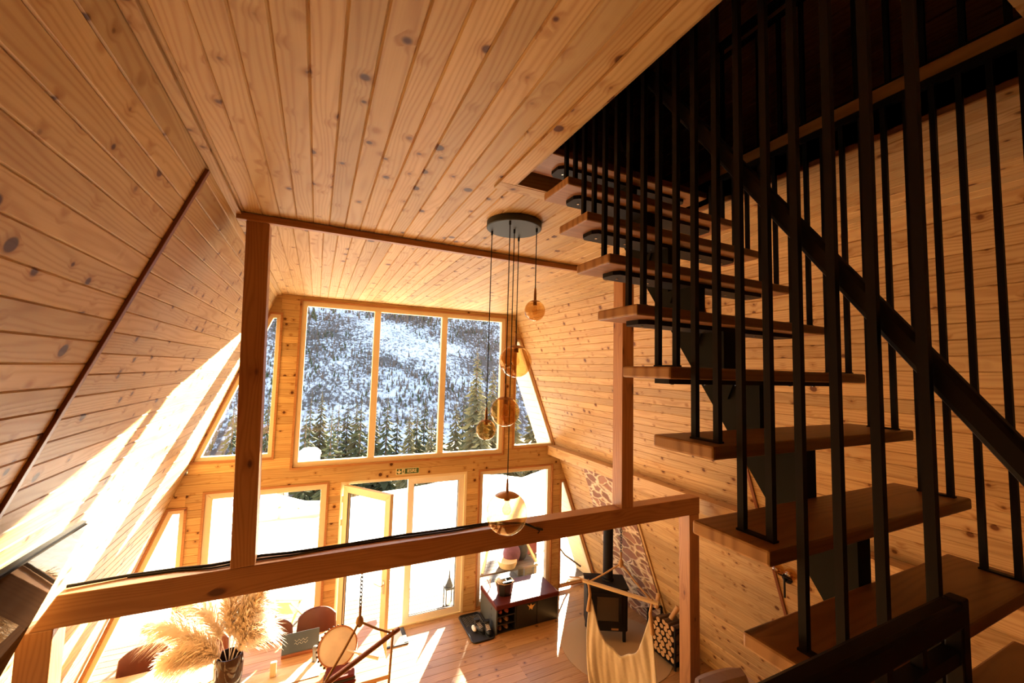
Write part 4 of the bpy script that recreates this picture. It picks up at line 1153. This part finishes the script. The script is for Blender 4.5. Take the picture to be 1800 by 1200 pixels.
# ---------------------------------------------------------------- hanging hammock chairs
def chain(b, p0, p1, link=0.036, r=0.0035):
    p0 = V3(p0); p1 = V3(p1); d = p1 - p0; n = max(2, int(d.length / (link * 0.72))); dn = d.normalized()
    e1 = dn.orthogonal().normalized(); e2 = dn.cross(e1)
    for k in range(n):
        c = p0 + d * (k + 0.5) / n; s = e1 if k % 2 else e2
        b.tube([c + dn * math.cos(a) * link * 0.5 + s * math.sin(a) * link * 0.28 for a in [2 * PI * q / 10 for q in range(10)]], r, 5, closed=True)
def hammock(lb, knot, e0, e1, ztop, bottom, mat_bar, depth_dir):
    knot = V3(knot); e0 = V3(e0); e1 = V3(e1)
    t = thing('hammock_chair', lb, 'hammock chair', (knot.x, knot.y, bottom))
    b = MB(); chain(b, (knot.x, knot.y, ztop), knot + V3((0, 0, 0.10))); b.build('chain', CANOPY, t, smooth=60)
    b = MB(); b.ball(knot + V3((0, 0, 0.0)), 0.028, 12, 8, sz=1.5); b.tube([knot + V3((0, 0, 0.11)), knot], 0.010, 8); b.build('knot', ROPE, t, smooth=180)
    d = (e1 - e0).normalized()
    b = MB(); b.tube([e0 - d * 0.06, e1 + d * 0.06], 0.019, 12); b.build('spreader_bar', mat_bar, t, smooth=40)
    for e in (e0, e1):
        b = MB(); b.tube([knot, knot.lerp(e, 0.5) + V3((0, 0, -0.008)), e], 0.009, 7); b.tube([e + d * 0.012, e + V3((0, 0, 0.02)), e - d * 0.012, e - V3((0, 0, 0.025))], 0.012, 7); b.build('rope', ROPE, t, smooth=60)
    return t, e0, e1, d
t, e0, e1, d = hammock('hammock chair hanging by the dining table, only its ropes and bar in view', (0.40, 3.39, 2.28), (0.155, 3.13, 2.06), (0.665, 3.46, 2.09), 2.658, 0.5, REDW, 0)
for e in (e0, e1):
    b = MB(); b.tube([e, e + V3((-0.03, -0.05, -0.5)), e + V3((-0.02, -0.1, -1.0))], 0.010, 7); b.build('rope', ROPE, t, smooth=60)
def sling(e0, e1, t, out, zlow, drop):
    """cloth from the two bar ends, sagging to the seat and back up"""
    b = MB(); nu, nv = 70, 30; d = e1 - e0
    g = [[None] * (nv + 1) for _ in range(nu + 1)]
    for i in range(nu + 1):
        u = i / nu; s = 4 * u * (1 - u)
        for j in range(nv + 1):
            v = j / nv
            sag = drop * (1 - abs(2 * u - 1) ** 2.6)
            wid = 0.86 + 0.25 * math.sin(PI * min(1, v * 0.8 + 0.1))
            c = e0.lerp(e1, 0.5 + (u - 0.5) * wid)
            z0 = e0.z * (1 - u) + e1.z * u - 0.12 - sag
            z = z0 + (zlow - z0) * v + 0.016 * math.sin(22 * u + 3 * v) * (1 - v)
            o_ = V3(out) * (0.16 * s * math.sin(PI * (0.15 + 0.7 * v)) + 0.30 * v * v) + V3(out) * (0.022 * math.sin(34 * u + 5 * v) + 0.011 * math.sin(71 * u - 3 * v)) * (0.45 + 0.5 * v) * (1.25 - s)
            g[i][j] = V3((c.x, c.y, z)) + o_
    for i in range(nu):
        for j in range(nv): b.quad([g[i][j], g[i + 1][j], g[i + 1][j + 1], g[i][j + 1]])
    o = b.build('sling', FABRIC, t, smooth=180)
    bm = bmesh.new(); bm.from_mesh(o.data); bmesh.ops.remove_doubles(bm, verts=bm.verts, dist=1e-5); bm.to_mesh(o.data); bm.free()
    md = o.modifiers.new('thick', 'SOLIDIFY'); md.thickness = 0.008
    for u, e in ((0, e0), (nu, e1)):
        q = MB(); q.tube([e, g[u][0] + V3((0, 0, 0.0)), g[u][4]], [0.010, 0.016, 0.020], 8); q.build('rope', ROPE, t, smooth=60)
t, e0, e1, d = hammock('cream cotton hammock chair hanging in front of the wood stove', (2.92, 3.39, 2.27), (2.65, 3.57, 2.055), (2.99, 3.03, 2.06), 2.658, 0.6, PALEW, 0)
sling(e0, e1, t, (0.75, 0.45, 0), 0.62, 0.50)
b = MB(); b.tube([e0, e0 + V3((-0.05, 0.10, 0.01)), e0 + V3((-0.10, 0.20, -0.02))], 0.007, 6); b.build('rope', ROPE, t, smooth=60)

# ---------------------------------------------------------------- shoe bench and things on it
t = thing('shoe_bench', 'black shoe bench with glossy burgundy top under the right lower window', 'bench', (3.37, 6.53, 0))
X0, X1, Y0, Y1, HT = 2.80, 3.95, 6.18, 6.86, 0.455
b = MB(); b.box((X0, Y0, 0.0), (X0 + 0.025, Y1, HT - 0.075)); b.build('side_panel', CABSIDE, t, bevel=0.002)
b = MB(); b.box((X1 - 0.025, Y0, 0.0), (X1, Y1, HT - 0.075)); b.build('side_panel', CAB, t, bevel=0.002)
b = MB(); b.box((X0 + 0.025, Y1 - 0.02, 0.0), (X1 - 0.025, Y1, HT - 0.075)); b.build('back_panel', CAB, t)
for z_ in (0.0, 0.12, 0.245):
    b = MB(); b.box((X0 + 0.025, Y0 + 0.02, z_), (X0 + 0.34, Y1 - 0.02, z_ + 0.016)); b.build('shelf', CAB, t)
b = MB(); b.box((X0 + 0.34, Y0 + 0.012, 0.0), (X0 + 0.36, Y1 - 0.02, HT - 0.075)); b.build('divider', CAB, t)
for k in range(2):
    xa = X0 + 0.365 + k * 0.38
    b = MB(); b.box((xa, Y0 - 0.004, 0.012), (xa + 0.372, Y0 + 0.016, HT - 0.08)); b.build('door', CAB, t, bevel=0.004)
b = MB(); b.box((X0 - 0.015, Y0 - 0.025, HT - 0.075), (X1 + 0.015, Y1 + 0.01, HT)); b.build('padded_top', BURG, t, bevel=0.02)
b = MB(); oo = (3.42, Y0 - 0.018, 0.315); E = ((1, 0, 0), (0, 0, 1), (0, 1, 0))
b.prism([(-0.07, 0.045), (-0.02, 0.02), (0.0, 0.05), (0.02, 0.02), (0.08, 0.03), (0.035, -0.01), (0.02, -0.05), (-0.005, -0.02), (-0.04, -0.045), (-0.03, -0.005)], oo, *E, 0.010); b.build('gold_ornament', BRASS, t, bevel=0.002)
b = MB()
for z_ in (0.20, 0.30): b.box((X0 - 0.006, 6.36, z_), (X0 + 0.002, 6.38, z_ + 0.035))
b.build('side_catch', STEEL, t)
k = 0
def slipper_mb(x, y, z, L=0.2, w=0.075):
    b = MB(); b.ball((x, y, z + 0.022), 0.5, 14, 8, sx=w, sy=L, sz=0.044); b.ball((x, y - L * 0.2, z + 0.04), 0.5, 14, 8, mi=1, sx=w * 0.95, sy=L * 0.6, sz=0.075); return b
for (z_, mats_, row) in ((0.261, [BROWNS, REDB], 'top'), (0.136, [LOGE, BROWNS], 'middle'), (0.016, [LOGE, BROWNS], 'bottom')):
    for q, (x_, sd_) in enumerate(((2.90, 'left'), (3.02, 'right'))):
        tag(slipper_mb(x_, 6.32, z_).build('slipper', mats_, smooth=180), f'{"red" if row == "top" else "brown"} slipper on the {row} shelf of the shoe bench, {sd_} one', 'slipper', 'slippers in the shoe bench')
t = thing('dark_basket', 'black eight-sided basket with open flaps on the burgundy bench top', 'basket', (3.07, 6.46, HT))
b = MB(); n8 = 8
def octo(R, z, s=1.0): return [V3((3.07 + R * math.cos(PI / 8 + q * PI / 4), 6.46 + R * 0.85 * math.sin(PI / 8 + q * PI / 4), z)) for q in range(n8)]
A, B_, C_, D_ = octo(0.125, HT + 0.001), octo(0.155, HT + 0.20), octo(0.145, HT + 0.20), octo(0.115, HT + 0.02)
for q in range(n8):
    q2 = (q + 1) % n8
    b.quad([A[q], A[q2], B_[q2], B_[q]]); b.quad([B_[q], B_[q2], C_[q2], C_[q]]); b.quad([C_[q], C_[q2], D_[q2], D_[q]])
b.quad(list(reversed(A))); b.quad(D_); b.build('body', CAB, t)
b = MB(); b.tube([p for p in octo(0.152, HT + 0.202)], 0.006, 6, closed=True); b.build('rim', ROPE, t, smooth=60)
b = MB(); b.beam((2.99, 6.50, HT + 0.235), (3.17, 6.50, HT + 0.245), 0.075, 0.012); b.beam((3.0, 6.40, HT + 0.215), (3.18, 6.39, HT + 0.222), 0.05, 0.012); b.build('flap', CAB, t, bevel=0.003)
b = MB(); b.ball((3.03, 6.54, HT + 0.16), 0.1, 16, 10, sz=0.9); tag(b.build('folded_cloth', PAPER, smooth=180), 'white cloth stuffed in the black basket', 'cloth')
t = thing('boot_tray', 'black boot tray with rounded corners beside the shoe bench', 'tray', (2.60, 6.50, 0))
def rrect(x0, x1, y0, y1, r):
    out = []
    for (cx_, cy_, a0) in ((x1 - r, y1 - r, 0), (x0 + r, y1 - r, PI / 2), (x0 + r, y0 + r, PI), (x1 - r, y0 + r, 1.5 * PI)):
        out += [(cx_ + r * math.cos(a0 + PI / 2 * q / 5), cy_ + r * math.sin(a0 + PI / 2 * q / 5)) for q in range(6)]
    return out
b = MB(); b.prism(rrect(2.40, 2.775, 6.12, 6.86, 0.06), (0, 0, 0.001), (1, 0, 0), (0, 1, 0), (0, 0, 1), 0.010); b.build('base', MATB, t)
b = MB(); b.tube([V3((x, y, 0.018)) for x, y in rrect(2.40, 2.775, 6.12, 6.86, 0.06)], 0.012, 7, closed=True); b.build('rim', MATB, t, smooth=60)
b = MB()
for q in range(6):
    y_ = 6.56 + 0.045 * q
    b.tube([V3((2.44 + 0.03 * s, y_ + (0.014 if s % 2 else -0.014), 0.014)) for s in range(11)], 0.007, 5)
b.build('zigzag_ridge', GREY, t, smooth=60)
for (x, y, rz, lb) in ((2.60, 6.36, 0.3, 'black boot with pale laces on the tray, farther from the viewer'), (2.70, 6.26, -0.1, 'black boot with pale laces on the tray, nearer the viewer')):
    t = thing('boot', lb, 'boot', (0, 0, 0), 'boots on the black tray')
    b = MB(); b.ball((0, 0.02, 0.045), 0.5, 16, 10, sx=0.095, sy=0.25, sz=0.09); b.tube([(0, 0.08, 0.05), (0, 0.085, 0.11), (0, 0.09, 0.155)], [0.045, 0.043, 0.048], 14); b.build('upper', BLACKM, t, smooth=60)
    b = MB()
    for q in range(5): b.tube([(-0.032, 0.055 - 0.022 * q, 0.105 - 0.008 * q), (0, 0.045 - 0.022 * q, 0.118 - 0.008 * q), (0.032, 0.055 - 0.022 * q, 0.105 - 0.008 * q)], 0.0055, 5)
    b.build('lace', PAPER, t, smooth=60)
    b = MB(); b.prism([(0.047 * math.cos(a), 0.02 + 0.128 * math.sin(a)) for a in [2 * PI * q / 20 for q in range(20)]], (0, 0, 0), (1, 0, 0), (0, 1, 0), (0, 0, 1), 0.018); b.build('sole', MATB, t)
    t.location = (x, y, 0.012); t.rotation_euler = (0, 0, rz)
b = MB(); b.ball((2.52, 6.42, 0.045), 0.5, 14, 8, sx=0.07, sy=0.15, sz=0.065); tag(b.build('white_shoe', PAPER, smooth=180), 'small white shoe on the tray beside the black boots', 'shoe')
b = MB(); b.tube([(2.92, 6.72, HT + 0.005), (2.88, 6.74, HT + 0.10), (2.84, 6.70, HT + 0.16)], 0.006, 6); b.tube([(2.90, 6.70, HT + 0.006), (2.93, 6.76, HT + 0.12)], 0.006, 6); tag(b.build('shoe_horn', COPPER, smooth=60), 'thin shoe horn standing on the back corner of the bench top', 'shoe horn')

# ---------------------------------------------------------------- stove corner
t = thing('hearth_plate', 'round beige hearth plate on the floor under the stove', 'hearth plate', (4.42, 5.20, 0))
b = MB(); b.lathe([(0.0, 0.001), (0.83, 0.001), (0.83, 0.007), (0.0, 0.007)], 64, (4.40, 5.22, 0)); b.build('plate', HEARTH, t)
t = thing('wood_stove', 'black iron wood stove with glass door and tall flue', 'stove', (0, 0, 0))
w2, d2_, h0, h1 = 0.32, 0.22, 0.17, 0.80
b = MB(); b.prism([(-w2, -d2_ + 0.03), (-w2 + 0.03, -d2_), (w2 - 0.03, -d2_), (w2, -d2_ + 0.03), (w2, d2_ - 0.05), (w2 - 0.05, d2_), (-w2 + 0.05, d2_), (-w2, d2_ - 0.05)], (0, 0, h0), (1, 0, 0), (0, 1, 0), (0, 0, 1), h1 - h0); b.build('body', STOVE, t, bevel=0.006)
b = MB(); b.box((-w2 - 0.012, -d2_ - 0.012, h1), (w2 + 0.012, d2_ + 0.012, h1 + 0.025)); b.build('top_plate', STOVE, t, bevel=0.006)
b = MB(); frame_mb(b, [(-0.225, h0 + 0.10), (0.225, h0 + 0.10), (0.225, h1 - 0.06), (-0.225, h1 - 0.06)], 0.055, -d2_ - 0.014, -d2_ - 0.001); dr = b.build('door', STOVE, t, bevel=0.003)
def subp(o, par): o.parent = par; o.matrix_parent_inverse = Matrix.Identity(4)
b = MB(); b.box((-0.175, -d2_ - 0.008, h0 + 0.15), (0.175, -d2_ - 0.003, h1 - 0.11)); subp(b.build('door_glass', STOVEG), dr)
b = MB(); b.tube([(0.20, -d2_ - 0.016, h0 + 0.30), (0.20, -d2_ - 0.05, h0 + 0.30), (0.20, -d2_ - 0.05, h0 + 0.42), (0.20, -d2_ - 0.016, h0 + 0.42)], 0.007, 8); subp(b.build('handle', STOVE, smooth=40), dr)
b = MB(); b.box((0.06, -d2_ - 0.012, h0 + 0.025), (0.17, -d2_ - 0.001, h0 + 0.05)); b.build('maker_plate', COPPER, t)
for sx in (-1, 1):
    for sy in (-1, 1):
        b = MB(); b.beam((sx * (w2 - 0.05), sy * (d2_ - 0.05), h0), (sx * (w2 - 0.05), sy * (d2_ - 0.05), 0.0), 0.045, 0.045, (0, 1, 0)); b.build('leg', STOVE, t)
b = MB(); b.tube([(0.05, 0.05, h1 + 0.025), (0.05, 0.05, 1.60), (0.056, 0.053, 1.66), (0.085, 0.069, 1.715), (0.13, 0.093, 1.74), (0.17, 0.115, 1.75)], 0.080, 28); b.tube([(0.05, 0.05, h1 + 0.025), (0.05, 0.05, h1 + 0.06)], 0.095, 28); b.build('flue_pipe', STOVE, t, smooth=40)
t.location = (4.44, 5.53, 0.007); t.rotation_euler = (0, 0, math.radians(-28))
# stone cladding on the right slope
s_of = lambda z: z * nr
b = MB(); rg = random.Random(3)
left = [(6.26 - 0.16 * s_of(z) / s_of(2.6) + rg.uniform(-0.06, 0.06), s_of(z)) for z in [2.56 - 0.2 * q for q in range(13)]]
poly = [(5.03, s_of(0.01)), (6.26, s_of(0.01))] + list(reversed(left))[1:] + [(5.03, s_of(2.56))]
b.prism(poly, V3((XR(0), 0, 0)), (0, 1, 0), VR, NR, 0.035)
tag(b.build('wall_stone', ROCK), 'irregular stone cladding with pale joints on the right wall behind the stove', 'stone cladding', kind='structure')

# log rack
t = thing('log_rack', 'black steel log rack at the foot of the right wall', 'log rack', (5.0, 4.73, 0))
b = MB(); RX0, RX1, RY0, RY1, RH = 4.84, 5.12, 4.46, 4.99, 0.60
for x in (RX0, RX1):
    for y in (RY0, RY1): b.box((x - 0.012, y - 0.012, 0.007), (x + 0.012, y + 0.012, RH if x == RX0 else RH - 0.05))
for y in (RY0, RY1):
    b.box((RX0, y - 0.01, RH - 0.05), (RX1, y + 0.01, RH - 0.03)); b.box((RX0, y - 0.01, 0.05), (RX1, y + 0.01, 0.07))
for x in (RX0, RX1): b.box((x - 0.01, RY0, 0.05), (x + 0.01, RY1, 0.07))
b.build('frame', BLACK, t)
b = MB(); b.box((RX0, RY0, 0.055), (RX1, RY1, 0.066)); b.build('shelf', BLACK, t)
rg = random.Random(8); rows = 7; nlog = 0
NAMES = ('lowest', 'second', 'third', 'fourth', 'fifth', 'sixth', 'seventh')
ORD = ('first', 'second', 'third', 'fourth', 'fifth', 'sixth', 'seventh')
for j in range(rows):
    cnt = 6 if j % 2 == 0 else 5
    if j == rows - 1: cnt = 4
    for i in range(cnt):
        y = RY0 + 0.055 + (i + (0.5 if j % 2 else 0)) * 0.084; z = 0.108 + j * 0.0735; R = rg.uniform(0.034, 0.0385)
        b = MB(); n = 9; ph = rg.random() * 6
        prof = [(R * (1 + 0.10 * math.sin(3 * (2 * PI * q / n) + ph)) * math.cos(2 * PI * q / n), R * (1 + 0.08 * math.cos(2 * (2 * PI * q / n) + ph)) * math.sin(2 * PI * q / n)) for q in range(n)]
        xa = RX0 - rg.uniform(-0.01, 0.02)
        b.prism(prof, (xa, y, z), (0, 1, 0), (0, 0, 1), (1, 0, 0), 0.25)
        for fi in (0, 1): b.mi[fi] = 1
        o = b.build('log', [LOGB, LOGE]); nlog += 1
        tag(o, f'split log in the black rack, {NAMES[j]} row from the floor, {ORD[i]} from the post side', 'log', 'logs stacked in the rack')
for q, (y, dy, lb) in enumerate(((4.88, 0.05, 'log leaning upright on top of the stack, nearer the stove'), (4.60, -0.05, 'log leaning upright on top of the stack, nearer the timber post'))):
    b = MB(); b.tube([(4.90, y, 0.628), (5.0, y + dy, 0.80)], [0.032, 0.036], 9); tag(b.build('log', LOGE, smooth=50), lb, 'log', 'logs stacked in the rack')

# wall sconce with two glass balls
t = thing('wall_sconce', 'wall lamp with two clear glass balls on the right sloped wall under the stairs', 'wall lamp', (4.55, 2.72, 2.17))
q0 = on_right(2.12, 2.72)
b = MB(); b.lathe([(0.05, 0.0), (0.05, 0.02), (0.0, 0.022)], 20, q0 - NR * 0.002, axis=NR); b.tube([q0, q0 + NR * 0.06, q0 + NR * 0.06 + V3((0, 0, 0.05))], 0.009, 8); b.tube([q0 + NR * 0.06 - V3((0, 0, 0.16)), q0 + NR * 0.06 + V3((0, 0, 0.04))], 0.010, 8)
b.tube([q0 + NR * 0.06 + V3((0, 0.065, 0.05)), q0 + NR * 0.06 + V3((0, -0.065, 0.05))], 0.009, 8); b.build('arm', BLACK, t, smooth=40)
for s in (-1, 1):
    b = MB(); b.ball(q0 + NR * 0.06 + V3((0, s * 0.065, 0.10)), 0.055, 24, 14); b.build('glass_ball', AMBER, t, smooth=180)
    b = MB(); b.ball(q0 + NR * 0.06 + V3((0, s * 0.065, 0.09)), 0.02, 12, 8, sz=1.4); b.build('bulb', AMBER, t, smooth=180)

# sofa below the stairs
t = thing('sofa', 'mauve fabric sofa partly in view beneath the stairs', 'sofa', (4.1, 2.9, 0))
b = MB(); b.box((3.05, 2.25, 0.12), (4.27, 3.12, 0.42)); b.build('base', SOFAF, t, bevel=0.04)
def cushion(c, hx, hy, hz, tilt):
    b = MB(); n = 18
    def P(i, j, s):
        u = -1 + 2 * i / n; v = -1 + 2 * j / n
        f = (1 - u ** 6) * (1 - v ** 6); e = 0.25 + 0.75 * max(0, f) ** 0.5 if abs(u) < 1 and abs(v) < 1 else 0.0
        return V3((u * hx * (1 - 0.05 * v * v), s * hy * e, v * hz * (1 - 0.06 * u * u)))
    Rt = Matrix.Rotation(tilt[2], 4, 'Z') @ Matrix.Rotation(tilt[0], 4, 'X') @ Matrix.Rotation(tilt[1], 4, 'Y')
    for s in (-1, 1):
        for i in range(n):
            for j in range(n):
                q = [P(i, j, s), P(i + 1, j, s), P(i + 1, j + 1, s), P(i, j + 1, s)]
                if s > 0: q.reverse()
                b.quad([V3(c) + Rt @ x for x in q])
    return b
cushion((3.36, 3.02, 0.80), 0.27, 0.12, 0.24, (-0.25, 0, 0.1)).build('back_cushion', SOFAF, t, smooth=180)
cushion((3.95, 3.0, 0.88), 0.30, 0.13, 0.27, (-0.22, 0, -0.1)).build('back_cushion', SOFAF, t, smooth=180)
b = MB(); b.box((3.07, 2.27, 0.42), (4.25, 2.98, 0.55)); b.build('seat_cushion', SOFAF, t, bevel=0.04)
b = MB(); b.box((4.30, 2.62, 0.0), (4.37, 2.70, 0.98)); b.box((4.28, 2.3, 0.93), (4.38, 3.10, 0.99)); b.build('armrest', PALEW, t, bevel=0.008)
